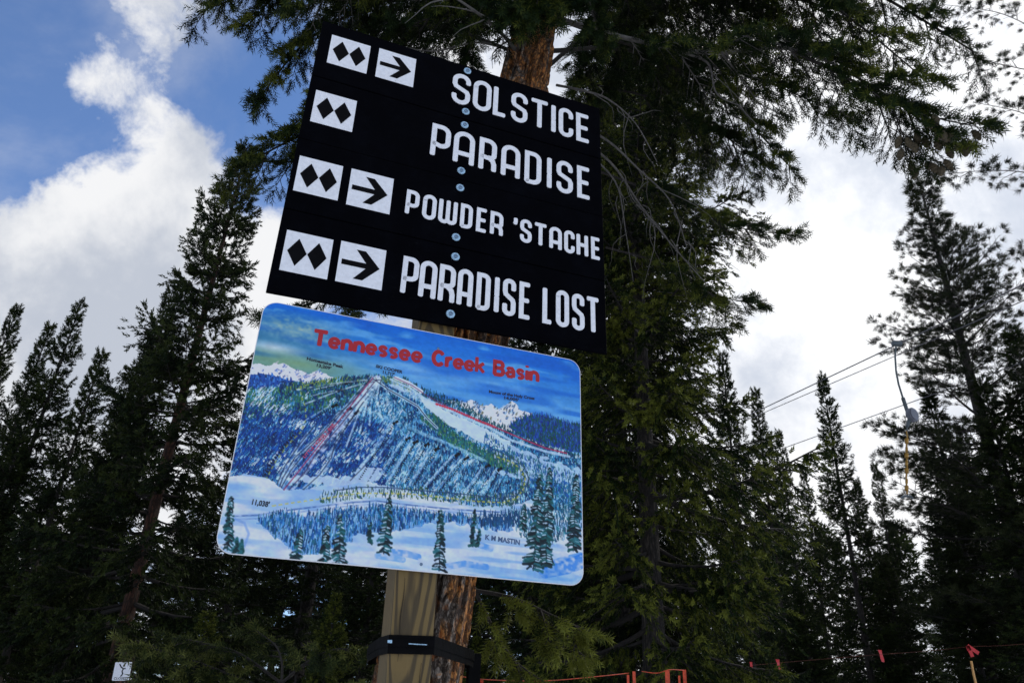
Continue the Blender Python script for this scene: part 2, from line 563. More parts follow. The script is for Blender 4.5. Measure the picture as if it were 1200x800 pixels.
# ------------------------------------------------------------------ sign post, trail sign, map board
def board_frame(O, a):
    a = Vector(a).normalized()
    y = Vector((0, 0, 1)).cross(a).normalized()
    b = a.cross(y).normalized()
    m = Matrix((a, y, b)).transposed().to_4x4()
    m.translation = Vector(O) + EYE
    return m
F_SIGN = board_frame((-0.2171, 2.2, 1.7688), (0.9441, 0.3296, 0.009))
F_MAP = board_frame((-0.2579, 2.2, 0.7608), (0.9403, 0.3401, 0.0133))

def black_paint():
    m, nt, b = new_mat('black_painted_wood')
    t = nt.nodes.new('ShaderNodeTexCoord').outputs['Object']
    mp = nt.nodes.new('ShaderNodeMapping')
    mp.inputs['Scale'].default_value = (1.5, 8, 30)
    nt.links.new(t, mp.inputs[0])
    g = noise(nt, mp.outputs[0], 4, 6, .6, .3)
    s = noise(nt, t, 7, 6, .7)
    pc = mixc(nt, maprange(nt, s.outputs[0], .4, .8), (.0004, .0005, .0016), (.0016, .002, .004))
    mp3 = nt.nodes.new('ShaderNodeMapping')
    mp3.inputs['Scale'].default_value = (3, 1, 22)
    nt.links.new(t, mp3.inputs[0])
    sc_ = noise(nt, mp3.outputs[0], 9, 8, .75)
    bg_ = noise(nt, t, 3.2, 3, .5)
    wr = mth(nt, 'MULTIPLY', maprange(nt, sc_.outputs[0], .58, .70), maprange(nt, bg_.outputs[0], .50, .66))
    nt.links.new(mixc(nt, mth(nt, 'MULTIPLY', wr, .6), pc, (.022, .024, .026)), b.inputs['Base Color'])
    b.inputs['Roughness'].default_value = .7
    b.inputs['Specular IOR Level'].default_value = .025
    bp = nt.nodes.new('ShaderNodeBump')
    bp.inputs['Strength'].default_value = .35
    bp.inputs['Distance'].default_value = .002
    nt.links.new(g.outputs[0], bp.inputs['Height'])
    nt.links.new(bp.outputs[0], b.inputs['Normal'])
    return m
M_BLACK = black_paint()
M_WHITE = simple('white_vinyl', (.78, .80, .85), .5, var=.07, scale=60, wear=.75)
M_INK = simple('black_vinyl', (.003, .003, .004), .7, var=.3)
M_INK.node_tree.nodes['Principled BSDF'].inputs['Specular IOR Level'].default_value = .06
M_ZINC = simple('galvanised_washer', (.34, .52, .68), .38, .5, var=.4, scale=240)
M_ZINC2 = simple('galvanised_bolt', (.16, .24, .34), .35, .7, var=.4, scale=300)
M_EDGE = simple('aluminium_edge', (.78, .80, .84), .4, .0, var=.05)
M_RUBBER = simple('black_rubber', (.0015, .0015, .002), .5, var=.4, scale=25, bump=.4)
M_RUBBER.node_tree.nodes['Principled BSDF'].inputs['Specular IOR Level'].default_value = .05

def wood_post_mat():
    m, nt, b = new_mat('treated_timber')
    t = nt.nodes.new('ShaderNodeTexCoord').outputs['Object']
    mp = nt.nodes.new('ShaderNodeMapping')
    mp.inputs['Scale'].default_value = (1, 1, .16)
    mp.inputs['Location'].default_value = (-.012, .03, .02)
    nt.links.new(t, mp.inputs[0])
    wn = noise(nt, mp.outputs[0], 9, 3, .5)
    wv = vmth(nt, 'ADD', mp.outputs[0], vmth(nt, 'SCALE', wn.outputs['Color'], s=.05).outputs[0]).outputs[0]
    w = nt.nodes.new('ShaderNodeTexWave')
    w.wave_type = 'RINGS'
    w.rings_direction = 'SPHERICAL'
    w.inputs['Scale'].default_value = 26
    w.inputs['Distortion'].default_value = 2.5
    w.inputs['Detail'].default_value = 3
    nt.links.new(wv, w.inputs['Vector'])
    mp2 = nt.nodes.new('ShaderNodeMapping')
    mp2.inputs['Scale'].default_value = (1, 1, .03)
    nt.links.new(t, mp2.inputs[0])
    fine = noise(nt, mp2.outputs[0], 170, 5, .6)
    c = mixc(nt, maprange(nt, w.outputs[0], .35, .95), (.15, .098, .030), (.028, .017, .006))
    c = mixc(nt, mth(nt, 'MULTIPLY', fine.outputs[0], .3), c, (.19, .14, .055))
    blot = noise(nt, t, 6, 5, .6)
    c = mixc(nt, maprange(nt, blot.outputs[0], .45, .75, 0, .5), c, (.06, .05, .025))
    nt.links.new(c, b.inputs['Base Color'])
    b.inputs['Roughness'].default_value = .75
    bp = nt.nodes.new('ShaderNodeBump')
    bp.inputs['Strength'].default_value = .4
    bp.inputs['Distance'].default_value = .002
    nt.links.new(fine.outputs[0], bp.inputs['Height'])
    nt.links.new(bp.outputs[0], b.inputs['Normal'])
    return m
M_POST = wood_post_mat()

# post: its front face sits just behind the two boards
post_c = F_MAP @ Vector((.009, 0.0, 0))
post = link('sign_post', box_data(-.0625, .0625, .014, .140, -2.35, 1.35, .011), None, M_POST)
pm = F_MAP.copy()
pm = pm @ Matrix.Translation((.0165, 0, 0))
post.matrix_world = pm
tag(post, 'square weathered timber post holding up both signs, strapped to a tree trunk', 'post')

# checks (drying cracks) along the post
ck = []
for (x, z0, z1) in ((-.036, -.62, -.40), (.031, -.95, -.62)):
    pts = [(x + .002 * sin(z * 40), .0128, z) for z in np.linspace(z0, z1, 14)]
    ck.append(pts)
M_CRACK = simple('dark_crack', (.03, .022, .012), .95)
for pts in ck:
    link('crack', tube_data(pts, [.0003 + .0012 * sin(pi * i / 13) for i in range(14)], 5), post, M_CRACK)

# ---- lettering: monoline strokes with softly rounded ends
def ring_arc(cx, cy, rx, ry, a0, a1, n=9):
    return [(cx + rx * cos(radians(a0 + (a1 - a0) * i / n)), cy + ry * sin(radians(a0 + (a1 - a0) * i / n))) for i in range(n + 1)]

def glyph(ch, w, h):
    """centre lines of a letter w wide and h high"""
    r = min(w / 2, h * .30)
    x0, x1 = 0, w
    if ch == 'O':
        return [ring_arc(r, h - r, r, r, 180, 90) + ring_arc(w - r, h - r, r, r, 90, 0) + ring_arc(w - r, r, r, r, 0, -90) + ring_arc(r, r, r, r, 270, 180) + [(0, h - r), (0, h - r - .001)]]
    if ch == 'C':
        return [[(w, h * .72), (w, h - r)] + ring_arc(w - r, h - r, r, r, 0, 90) + ring_arc(r, h - r, r, r, 90, 180) + ring_arc(r, r, r, r, 180, 270) + ring_arc(w - r, r, r, r, 270, 360) + [(w, h * .28)]]
    if ch == 'S':
        q = h * .5
        top = [(w, h * .74), (w, h - r)] + ring_arc(w - r, h - r, r, r, 0, 90) + ring_arc(r, h - r, r, r, 90, 180)
        mid = [(0, h * .66), (w * .10, h * .575), (w * .5, q), (w * .90, h * .425), (w, h * .34)]
        bot = ring_arc(w - r, r, r, r, 0, -90) + ring_arc(r, r, r, r, -90, -180) + [(0, h * .26)]
        return [top + mid + bot]
    if ch == 'L': return [[(0, h), (0, 0), (w, 0)]]
    if ch == 'T': return [[(0, h), (w, h)], [(w / 2, h), (w / 2, 0)]]
    if ch == 'I': return [[(w / 2, h), (w / 2, h * .47)], [(w / 2, h * .43), (w / 2, 0)]]
    if ch == 'E': return [[(w, h), (0, h), (0, 0), (w, 0)], [(0, h * .5), (w * .9, h * .5)]]
    if ch == 'P': return [[(0, 0), (0, h), (w - r, h)] + ring_arc(w - r, h - r, r, r, 90, 0) + [(w, h * .62)] + ring_arc(w - r, h * .62 - r * .6, r, r * .8, 20, -90)[1:] + [(0, h * .40)]]
    if ch == 'R':
        return [[(0, 0), (0, h), (w - r, h)] + ring_arc(w - r, h - r, r, r, 90, 0) + [(w, h * .62)] + ring_arc(w - r, h * .62 - r * .5, r, r * .7, 20, -90)[1:] + [(0, h * .43)],
                [(w * .52, h * .43), (w * .9, h * .32), (w, h * .2), (w, 0)]]
    if ch == 'A': return [[(0, 0), (0, h - r)] + ring_arc(r, h - r, r, r, 180, 90) + ring_arc(w - r, h - r, r, r, 90, 0) + [(w, 0)], [(0, h * .30), (w, h * .30)]]
    if ch == 'D': return [[(0, 0), (0, h), (w - r, h)] + ring_arc(w - r, h - r, r, r, 90, 0) + ring_arc(w - r, r, r, r, 0, -90) + [(0, 0)]]
    if ch == 'H': return [[(0, h), (0, 0)], [(w, h), (w, 0)], [(0, h * .5), (w, h * .5)]]
    if ch == 'W':
        q = w / 4
        return [[(0, h), (0, q)] + ring_arc(q, q, q, q, 180, 360) + [(w / 2, h)], [(w / 2, q * 1.6), (w / 2, q)] + ring_arc(3 * q, q, q, q, 180, 360) + [(w, h)]]
    if ch == "'": return [[(w * .7, h), (w * .75, h * .86), (w * .1, h * .74)]]
    return []

def ribbon(path, wd, y, thick):
    """flat stroke with mitred corners and rounded ends, extruded from y back to y + thick"""
    P = [Vector(p) for p in path]
    Q = [P[0]]
    for p in P[1:]:
        if (p - Q[-1]).length > 1e-4: Q.append(p)
    P = Q
    n = len(P)
    T = [(P[i + 1] - P[i]).normalized() for i in range(n - 1)]
    Lf, Rt = [], []
    hw = wd / 2
    for i in range(n):
        if i == 0: nrm = Vector((-T[0].y, T[0].x)); k = 1
        elif i == n - 1: nrm = Vector((-T[-1].y, T[-1].x)); k = 1
        else:
            a = Vector((-T[i - 1].y, T[i - 1].x)); b = Vector((-T[i].y, T[i].x))
            nrm = (a + b); nrm = nrm.normalized() if nrm.length > 1e-6 else a
            k = 1 / max(.6, nrm.dot(a))
        Lf.append(P[i] + nrm * hw * k); Rt.append(P[i] - nrm * hw * k)
    c = .35 * hw
    out = []
    out += [P[0] - T[0] * c * 1.2 + (Lf[0] - P[0]) * .55]
    mids = Lf
    tail = [P[-1] + T[-1] * c * 1.2 + (Lf[-1] - P[-1]) * .55, P[-1] + T[-1] * c * 1.2 + (Rt[-1] - P[-1]) * .55]
    loop_l = [out[0]] + Lf + [tail[0]]
    loop_r = [P[0] - T[0] * c * 1.2 + (Rt[0] - P[0]) * .55] + Rt + [tail[1]]
    vs, fs = [], []
    m = len(loop_l)
    for yy in (y, y + thick):
        for p in loop_l: vs.append((p.x, yy, p.y))
        for p in loop_r: vs.append((p.x, yy, p.y))
    for i in range(m - 1):
        a, b, c2, d = i, i + 1, m + i + 1, m + i
        fs.append((d, c2, b, a))
        fs.append((a, b, b + 2 * m, a + 2 * m))
        fs.append((c2, d, d + 2 * m, c2 + 2 * m))
    fs.append((0, 2 * m, 3 * m, m))
    fs.append((m - 1, 2 * m - 1, 4 * m - 1, 3 * m - 1))
    return vs, fs

def make_letter(parent, ch, x0, x1, zb, zt, sw, mat):
    w, h = x1 - x0 - sw, zt - zb - sw * .9
    VV, FF = [], []
    for k, st in enumerate(glyph(ch, max(w, .001), h)):
        path = [(x0 + sw / 2 + p[0], zb + sw * .45 + p[1]) for p in st]
        v, f = ribbon(path, sw, -.0022 - .00025 * k, .0030)
        o = len(VV)
        VV += v
        FF += [tuple(i + o for i in q) for q in f]
    return link('letter', py_mesh('letter', VV, FF), parent, mat)

def plate(quad, y, thick):
    v = [(x, y, z) for x, z in quad] + [(x, y + thick, z) for x, z in quad]
    n = len(quad)
    f = [tuple(range(n - 1, -1, -1)), tuple(range(n, 2 * n))] + [(i, (i + 1) % n, (i + 1) % n + n, i + n) for i in range(n)]
    return v, f

sign = empty('trail_sign')
sign.matrix_world = F_SIGN
tag(sign, 'tall black board of four planks with white run names, double diamonds and arrows', 'sign')

# plank outlines (left top, right top, right bottom, left bottom)
EL = lambda z: -.5852 - .0028 * (.6 - z)
ER = lambda z: .5850 + .0014 * (.6 - z)
seams = [(.6008, .5828), (.318, .307), (.0195, .0165), (-.281, -.279), (-.6001, -.5824)]
rows = [
 ('SOLSTICE', .0195, [(.537, .519), (.381, .369)], (-.02, .50), [('S', -0.062, 0.013), ('O', 0.025, 0.101), ('L', 0.11, 0.168), ('S', 0.186, 0.257), ('T', 0.268, 0.351), ('I', 0.359, 0.384), ('C', 0.395, 0.46), ('E', 0.474, 0.536)]),
 ('PARADISE', .0195, [(.249, .238), (.093, .081)], (-.11, .504), [('P', -0.124, -0.049), ('A', -0.036, 0.047), ('R', 0.065, 0.136), ('A', 0.155, 0.233), ('D', 0.252, 0.322), ('I', 0.344, 0.368), ('S', 0.387, 0.457), ('E', 0.476, 0.535)]),
 ('POWDER', .0150, [(-.087, -.094), (-.193, -.193)], (-.18, .548), [('P', -0.191, -0.143), ('O', -0.13, -0.08), ('W', -0.071, -0.002), ('D', 0.01, 0.056), ('E', 0.071, 0.113), ('R', 0.124, 0.174), ("'", 0.213, 0.231), ('S', 0.241, 0.287), ('T', 0.295, 0.35), ('A', 0.358, 0.409), ('C', 0.419, 0.462), ('H', 0.47, 0.518), ('E', 0.531, 0.571)]),
 ('LOST', .0175, [(-.364, -.363), (-.511, -.511)], (-.17, .543), [('P', -0.176, -0.119), ('A', -0.115, -0.055), ('R', -0.047, 0.011), ('A', 0.019, 0.074), ('D', 0.087, 0.138), ('I', 0.153, 0.169), ('S', 0.184, 0.233), ('E', 0.246, 0.291), ('L', 0.335, 0.374), ('O', 0.387, 0.438), ('S', 0.45, 0.499), ('T', 0.505, 0.562)])]
diamonds = [(-.543, -.395, .541, .396), (-.560, -.412, .2525, .104), (-.570, -.422, -.057, -.205), (-.563, -.4135, -.3625, -.5155)]
arrows = [(-.3615, -.215, .545, .396), None, (-.3925, -.2425, -.0565, -.211), (-.388, -.2365, -.3585, -.5145)]
bolts = [[(-.0055, .5654), (.0003, .3506)], [(.0005, .283), (.001, .0592)], [(.0015, -.0213), (.0002, -.2407)], [(.004, -.3208), (.0021, -.5502)]]
bolt_me = None
import bmesh
bm = bmesh.new()
bmesh.ops.create_cone(bm, cap_ends=True, segments=24, radius1=.0158, radius2=.0145, depth=.0025)
wash_me = bpy.data.meshes.new('washer'); bm.to_mesh(wash_me); bm.free(); wash_me.materials.append(M_ZINC)
bm = bmesh.new()
bmesh.ops.create_uvsphere(bm, u_segments=14, v_segments=8, radius=.0078)
for v in bm.verts: v.co.z = max(0, v.co.z) * .7
bolt_me = bpy.data.meshes.new('bolt_head'); bm.to_mesh(bolt_me); bm.free(); bolt_me.materials.append(M_ZINC2)

for i, (word, sw, lines, xs, letters) in enumerate(rows):
    (tl, tr), (bl, br) = seams[i], seams[i + 1]
    g = .0012 if i < 3 else 0
    g0 = .0012 if i > 0 else 0
    q = [(EL(bl), bl + g), (ER(br), br + g), (ER(tr), tr - g0), (EL(tl), tl - g0)]
    v, f = plate(q, .0 + .0015 * (i % 2), .013)
    me = py_mesh('plank', v, f)
    bm = bmesh.new(); bm.from_mesh(me)
    bmesh.ops.recalc_face_normals(bm, faces=bm.faces[:])
    bmesh.ops.bevel(bm, geom=bm.edges[:], offset=.0013, segments=1, affect='EDGES')
    bm.to_mesh(me); bm.free()
    pl = link('plank', me, sign, M_BLACK)
    yo = .0015 * (i % 2)
    (zt0, zt1), (zb0, zb1) = lines
    for ch, a, b in letters:
        t = ((a + b) / 2 - xs[0]) / (xs[1] - xs[0])
        lo = make_letter(pl, ch, a, b, zb0 + (zb1 - zb0) * t, zt0 + (zt1 - zt0) * t, sw, M_WHITE)
        lo.location.y = yo
    x0, x1, z1, z0 = diamonds[i]
    v, f = plate([(x0, z0), (x1, z0), (x1, z1), (x0, z1)], -.0012 + yo, .0015)
    link('diamond_panel', py_mesh('diamond_panel', v, f), pl, M_WHITE)
    cz = (z0 + z1) / 2; ww = x1 - x0
    for s in (-1, 1):
        cx = (x0 + x1) / 2 + s * ww * .212
        rx, rz = ww * .205, ww * .345
        v, f = plate([(cx, cz - rz), (cx + rx, cz), (cx, cz + rz), (cx - rx, cz)], -.0022 + yo, .0012)
        link('diamond', py_mesh('diamond', v, f), pl, M_INK)
    if arrows[i]:
        x0, x1, z1, z0 = arrows[i]
        v, f = plate([(x0, z0), (x1, z0), (x1, z1), (x0, z1)], -.0012 + yo, .0015)
        link('arrow_panel', py_mesh('arrow_panel', v, f), pl, M_WHITE)
        cz = (z0 + z1) / 2; cw = x1 - x0; cx = x0
        ap = [(.07, -.065), (.60, -.065), (.36, -.37), (.56, -.37), (.90, 0.0), (.56, .37), (.36, .37), (.60, .065), (.07, .065)]
        v, f = plate([(cx + p * cw, cz + r_ * cw) for p, r_ in ap], -.0022 + yo, .0012)
        link('arrow', py_mesh('arrow', v, f), pl, M_INK)
    for bx, bz in bolts[i]:
        w_ = bpy.data.objects.new('washer', wash_me); COL.objects.link(w_); w_.parent = pl
        w_.location = (bx, -.0028 + yo, bz); w_.rotation_euler.x = pi / 2
        b_ = bpy.data.objects.new('bolt_head', bolt_me); COL.objects.link(b_); b_.parent = pl
        b_.location = (bx, -.0042 + yo, bz); b_.rotation_euler.x = pi / 2

# ---- the painted map
GW, GH = 540, 382
R_ = np.random.RandomState(3)
def smooth_noise(nx_, ny_, seed):
    r = np.random.RandomState(seed).rand(ny_ + 2, nx_ + 2)
    yy = np.linspace(0, ny_ - .001, GH); xx = np.linspace(0, nx_ - .001, GW)
    yi = yy.astype(int); xi = xx.astype(int)
    fy = (yy - yi)[:, None]; fx = (xx - xi)[None]
    fy = fy * fy * (3 - 2 * fy); fx = fx * fx * (3 - 2 * fx)
    a = r[yi][:, xi]; b = r[yi][:, xi + 1]; c = r[yi + 1][:, xi]; d = r[yi + 1][:, xi + 1]
    return (a * (1 - fx) + b * fx) * (1 - fy) + (c * (1 - fx) + d * fx) * fy
YY, XX = np.mgrid[0:GH, 0:GW]
XX = (XX + .5) / GW; YY = (YY + .5) / GH
ASP = GW / GH
nA = smooth_noise(9, 30, 1) * .6 + smooth_noise(24, 70, 2) * .4
nB = smooth_noise(60, 60, 4) * .5 + smooth_noise(140, 120, 5) * .5
def poly_mask(P, wob=0.0):
    x = XX + wob * (nB - .5); y = YY + wob * (smooth_noise(90, 70, 8) - .5)
    m = np.zeros(XX.shape, bool)
    n = len(P)
    for i in range(n):
        (x1, y1), (x2, y2) = P[i], P[(i + 1) % n]
        if y1 == y2: continue
        c = ((y1 > y) != (y2 > y)) & (x < (x2 - x1) * (y - y1) / (y2 - y1) + x1)
        m ^= c
    return m
def seg_dist(P):
    best = np.full(XX.shape, 9.); par = np.zeros(XX.shape); acc = 0
    for (x1, y1), (x2, y2) in zip(P[:-1], P[1:]):
        dx, dy = (x2 - x1) * ASP, y2 - y1
        L2 = dx * dx + dy * dy + 1e-12
        t = np.clip((((XX - x1) * ASP) * dx + (YY - y1) * dy) / L2, 0, 1)
        d = np.hypot((XX - x1) * ASP - t * dx, YY - y1 - t * dy)
        k = d < best
        best[k] = d[k]; par[k] = (acc + t * math.sqrt(L2))[k]
        acc += math.sqrt(L2)
    return best, par
img = np.zeros((GH, GW, 3))
def c3(*c): return np.array(c, float) / 255
def fill(mask, col, a=1.0):
    a = (mask * a)[..., None] if not np.isscalar(mask) else a
    img[:] = img * (1 - a) + np.array(col) * a
def line(P, wpx, col, a=1.0, dash=None, jit=0):
    if not dash and not jit and len(P) < 4:
        x0 = max(0, int((min(p[0] for p in P)) * GW - wpx - 2)); x1 = min(GW, int(max(p[0] for p in P) * GW + wpx + 3))
        y0 = max(0, int((min(p[1] for p in P)) * GH - wpx - 2)); y1 = min(GH, int(max(p[1] for p in P) * GH + wpx + 3))
        if x1 <= x0 or y1 <= y0: return
        X, Y = XX[y0:y1, x0:x1] * ASP, YY[y0:y1, x0:x1]
        d = np.full(X.shape, 9.)
        for (ax, ay), (bx, by) in zip(P[:-1], P[1:]):
            dx, dy = (bx - ax) * ASP, by - ay
            t = np.clip(((X - ax * ASP) * dx + (Y - ay) * dy) / (dx * dx + dy * dy + 1e-12), 0, 1)
            d = np.minimum(d, np.hypot(X - ax * ASP - t * dx, Y - ay - t * dy))
        m = (np.clip(wpx / 2 + .6 - d * GH, 0, 1) * a)[..., None]
        img[y0:y1, x0:x1] = img[y0:y1, x0:x1] * (1 - m) + np.array(col) * m
        return
    d, p = seg_dist(P)
    m = np.clip(wpx / 2 + .6 - d * GH, 0, 1)
    if dash: m = m * ((p / dash[0]) % 1 < dash[1])
    if jit: m = m * np.clip(nB * 2.2 - .4, 0, 1)
    fill(m, col, a)
def dabs(mask, n, cols, lmin, lmax, w=1, seed=0, slant=0.0, a=.8, keep=None):
    r = np.random.RandomState(seed)
    ys, xs = np.nonzero(mask)
    if len(ys) == 0: return
    idx = r.randint(0, len(ys), n)
    order = np.argsort(ys[idx])
    cols = np.array(cols)
    for k in idx[order]:
        y, x = ys[k], xs[k]
        c = cols[r.randint(len(cols))] * (.85 + .3 * r.rand())
        L = r.randint(lmin, lmax + 1)
        ww = w if r.rand() < .6 else w + 1
        for q in range(L):
            yy = y - q
            xx = int(x + slant * q)
            wq = ww if q < L * .6 else max(1, ww - 1)
            if 0 <= yy < GH and 0 <= xx < GW - wq:
                img[yy, xx:xx + wq] = img[yy, xx:xx + wq] * (1 - a) + c * a
P={
'peaksL':[(-0.004, 0.297), (0.007, 0.28), (0.018, 0.277), (0.033, 0.284), (0.048, 0.276), (0.058, 0.266), (0.069, 0.267), (0.082, 0.259), (0.097, 0.266), (0.117, 0.276), (0.136, 0.278), (0.153, 0.288), (0.166, 0.277), (0.177, 0.267), (0.189, 0.268), (0.204, 0.279), (0.222, 0.285)],
'snowLbot':[(0.223, 0.303), (0.189, 0.316), (0.155, 0.324), (0.12, 0.33), (0.086, 0.328), (0.052, 0.329), (0.019, 0.334), (-0.003, 0.34)],
'ridge':[(-0.004, 0.397), (0.025, 0.383), (0.057, 0.371), (0.089, 0.352), (0.121, 0.333), (0.15, 0.326), (0.177, 0.312), (0.211, 0.295), (0.245, 0.279), (0.28, 0.266), (0.316, 0.253), (0.353, 0.247), (0.38, 0.24), (0.406, 0.245), (0.432, 0.257), (0.459, 0.273), (0.485, 0.286), (0.517, 0.297), (0.549, 0.305), (0.581, 0.312), (0.616, 0.327), (0.657, 0.355), (0.699, 0.38), (0.74, 0.394), (0.778, 0.393), (0.814, 0.416), (0.857, 0.43), (0.902, 0.44), (0.942, 0.447), (0.996, 0.459)],
'peaksR':[(0.543, 0.302), (0.567, 0.296), (0.591, 0.298), (0.615, 0.3), (0.635, 0.28), (0.646, 0.281), (0.658, 0.298), (0.674, 0.301), (0.698, 0.28), (0.712, 0.289), (0.721, 0.302), (0.737, 0.29), (0.753, 0.271), (0.767, 0.256), (0.781, 0.268), (0.795, 0.288), (0.812, 0.292), (0.835, 0.303), (0.858, 0.309)],
'peaksRbot':[(0.858, 0.325), (0.827, 0.332), (0.799, 0.342), (0.78, 0.358), (0.755, 0.364), (0.725, 0.363), (0.684, 0.357), (0.635, 0.345), (0.603, 0.33), (0.563, 0.317)],
'hillR':[(0.758, 0.378), (0.777, 0.351), (0.802, 0.322), (0.832, 0.303), (0.861, 0.301), (0.892, 0.301), (0.921, 0.307), (0.959, 0.31), (1.0, 0.313), (0.999, 0.443), (0.942, 0.439), (0.893, 0.434), (0.845, 0.421), (0.8, 0.407)],
'snowfield':[(0.476, 0.307), (0.508, 0.315), (0.551, 0.342), (0.605, 0.367), (0.659, 0.389), (0.713, 0.415), (0.76, 0.435), (0.771, 0.459), (0.747, 0.483), (0.702, 0.473), (0.656, 0.453), (0.621, 0.431), (0.581, 0.418), (0.54, 0.39), (0.5, 0.35)],
'bigbowl':[(0.117, 0.82), (0.127, 0.765), (0.148, 0.681), (0.183, 0.591), (0.23, 0.495), (0.278, 0.377), (0.308, 0.304), (0.329, 0.253)],
'tbar':[(0.334, 0.256), (0.116, 0.814)],
'tbar_r':[(0.344, 0.261), (0.263, 0.471), (0.207, 0.603), (0.185, 0.68), (0.126, 0.812)],
'line3':[(0.12, 0.813), (0.13, 0.717), (0.153, 0.63), (0.21, 0.527), (0.248, 0.438), (0.289, 0.364), (0.323, 0.274)],
'line4':[(0.113, 0.808), (0.117, 0.751), (0.131, 0.668), (0.159, 0.579), (0.195, 0.486)],
'line5':[(0.135, 0.811), (0.179, 0.762), (0.224, 0.683), (0.248, 0.612), (0.252, 0.553), (0.285, 0.455), (0.314, 0.369)],
'line6':[(0.141, 0.81), (0.172, 0.798), (0.234, 0.762), (0.269, 0.737)],
'yellow1':[(0.091, 0.803), (0.09, 0.724), (0.106, 0.656), (0.132, 0.578), (0.158, 0.528), (0.166, 0.475), (0.158, 0.424), (0.142, 0.382), (0.138, 0.347), (0.166, 0.322), (0.211, 0.295)],
'dots1':[(0.08, 0.783), (0.082, 0.725), (0.097, 0.658), (0.121, 0.594), (0.143, 0.538)],
'road_t':[(0.269, 0.737), (0.331, 0.713), (0.4, 0.701), (0.472, 0.698), (0.569, 0.691), (0.67, 0.687), (0.735, 0.687), (0.787, 0.667), (0.815, 0.634), (0.826, 0.589), (0.814, 0.547), (0.783, 0.516), (0.742, 0.495), (0.702, 0.481)],
'road_y':[(0.117, 0.82), (0.172, 0.798), (0.246, 0.77), (0.333, 0.736), (0.402, 0.724), (0.473, 0.715), (0.57, 0.711), (0.671, 0.711), (0.748, 0.702), (0.79, 0.677), (0.81, 0.635), (0.815, 0.591), (0.798, 0.55), (0.77, 0.526), (0.721, 0.514)],
'river':[(0.024, 0.872), (0.084, 0.859), (0.144, 0.834), (0.227, 0.805), (0.314, 0.775), (0.381, 0.757), (0.452, 0.758), (0.572, 0.755), (0.672, 0.749), (0.775, 0.739)],
'trailmid':[(0.284, 0.394), (0.353, 0.41), (0.409, 0.427), (0.481, 0.458), (0.545, 0.48), (0.598, 0.499), (0.637, 0.516), (0.691, 0.542)],
'trailR1':[(0.334, 0.26), (0.382, 0.296), (0.434, 0.325), (0.474, 0.349), (0.502, 0.391), (0.535, 0.428)],
'trailR2':[(0.386, 0.25), (0.443, 0.273), (0.497, 0.313), (0.55, 0.335), (0.618, 0.364), (0.699, 0.392), (0.768, 0.433), (0.879, 0.459), (0.959, 0.466)],
'red_line':[(0.529, 0.325), (0.577, 0.336), (0.658, 0.367), (0.712, 0.385), (0.795, 0.416), (0.879, 0.444), (0.95, 0.453)],
'diag':[(0.412, 0.433), (0.331, 0.68)],
'diag2':[(0.453, 0.493), (0.391, 0.669)],
'diag3':[(0.476, 0.502), (0.422, 0.67)],
'diag4':[(0.509, 0.506), (0.458, 0.673)],
'diag5':[(0.54, 0.518), (0.482, 0.679)],
'diag6':[(0.602, 0.53), (0.519, 0.686)],
'diag7':[(0.63, 0.539), (0.557, 0.69)],
'diag8':[(0.696, 0.559), (0.639, 0.686)],
'diag9':[(0.734, 0.566), (0.695, 0.683)],
'diag0':[(0.399, 0.501), (0.334, 0.639), (0.306, 0.691)],
'dl1':[(0.278, 0.406), (0.232, 0.512), (0.203, 0.57)],
'dl2':[(0.301, 0.416), (0.256, 0.524)],
'dl3':[(0.237, 0.402), (0.182, 0.471)],
'dl4':[(0.245, 0.334), (0.183, 0.372)],
'dl5':[(0.264, 0.297), (0.185, 0.346)],
'snowvalley':[(-0.005, 0.779), (0.053, 0.778), (0.085, 0.782), (0.142, 0.816), (0.244, 0.754), (0.285, 0.708), (0.248, 0.682), (0.277, 0.623), (0.307, 0.644), (0.352, 0.682), (0.471, 0.688), (0.67, 0.68), (0.773, 0.67), (0.839, 0.586), (0.881, 0.633), (0.908, 0.682), (0.994, 0.704), (0.994, 0.74), (0.002, 0.938)],
'strip':[(0.086, 0.88), (0.115, 0.857), (0.145, 0.843), (0.209, 0.839), (0.294, 0.807), (0.406, 0.776), (0.525, 0.779), (0.623, 0.78), (0.699, 0.779), (0.776, 0.773), (0.782, 0.807), (0.726, 0.822), (0.6, 0.807), (0.528, 0.828), (0.436, 0.865), (0.346, 0.887), (0.306, 0.939), (0.245, 0.978), (0.192, 0.979), (0.157, 0.945), (0.122, 0.92)],
'strip2':[(0.749, 0.743), (0.995, 0.668), (0.994, 0.81), (0.883, 0.86), (0.817, 0.842)],
'shadow1':[(0.418, 0.94), (0.476, 0.941), (0.511, 0.949)],
'shadow2':[(0.572, 0.982), (0.643, 0.957), (0.705, 0.962)],
'shadow3':[(0.682, 0.881), (0.715, 0.89)],
'shadow4':[(0.857, 0.947), (0.936, 0.904), (0.993, 0.879)],
'shadow5':[(0.02, 0.875), (0.057, 0.891), (0.072, 0.927), (0.067, 0.972)],
}
T=[ ((0.015, 0.806), (0.028, 0.992), 0.025),((0.046, 0.946), (0.05, 0.995), 0.0111),((0.058, 0.95), (0.063, 0.999), 0.0111),((0.197, 0.894), (0.194, 1.0), 0.025),((0.262, 0.869), (0.265, 1.005), 0.025),((0.293, 0.823), (0.304, 1.006), 0.0361),((0.374, 0.842), (0.378, 0.917), 0.0167),((0.417, 0.738), (0.417, 0.949), 0.0333),((0.565, 0.763), (0.571, 0.992), 0.0306),((0.664, 0.743), (0.663, 0.89), 0.0167),((0.68, 0.822), (0.678, 0.888), 0.0111),((0.864, 0.563), (0.844, 0.958), 0.0556),((0.894, 0.532), (0.883, 0.94), 0.0389),((0.984, 0.541), (0.969, 0.865), 0.0389),((0.814, 0.698), (0.808, 0.803), 0.0222) ]
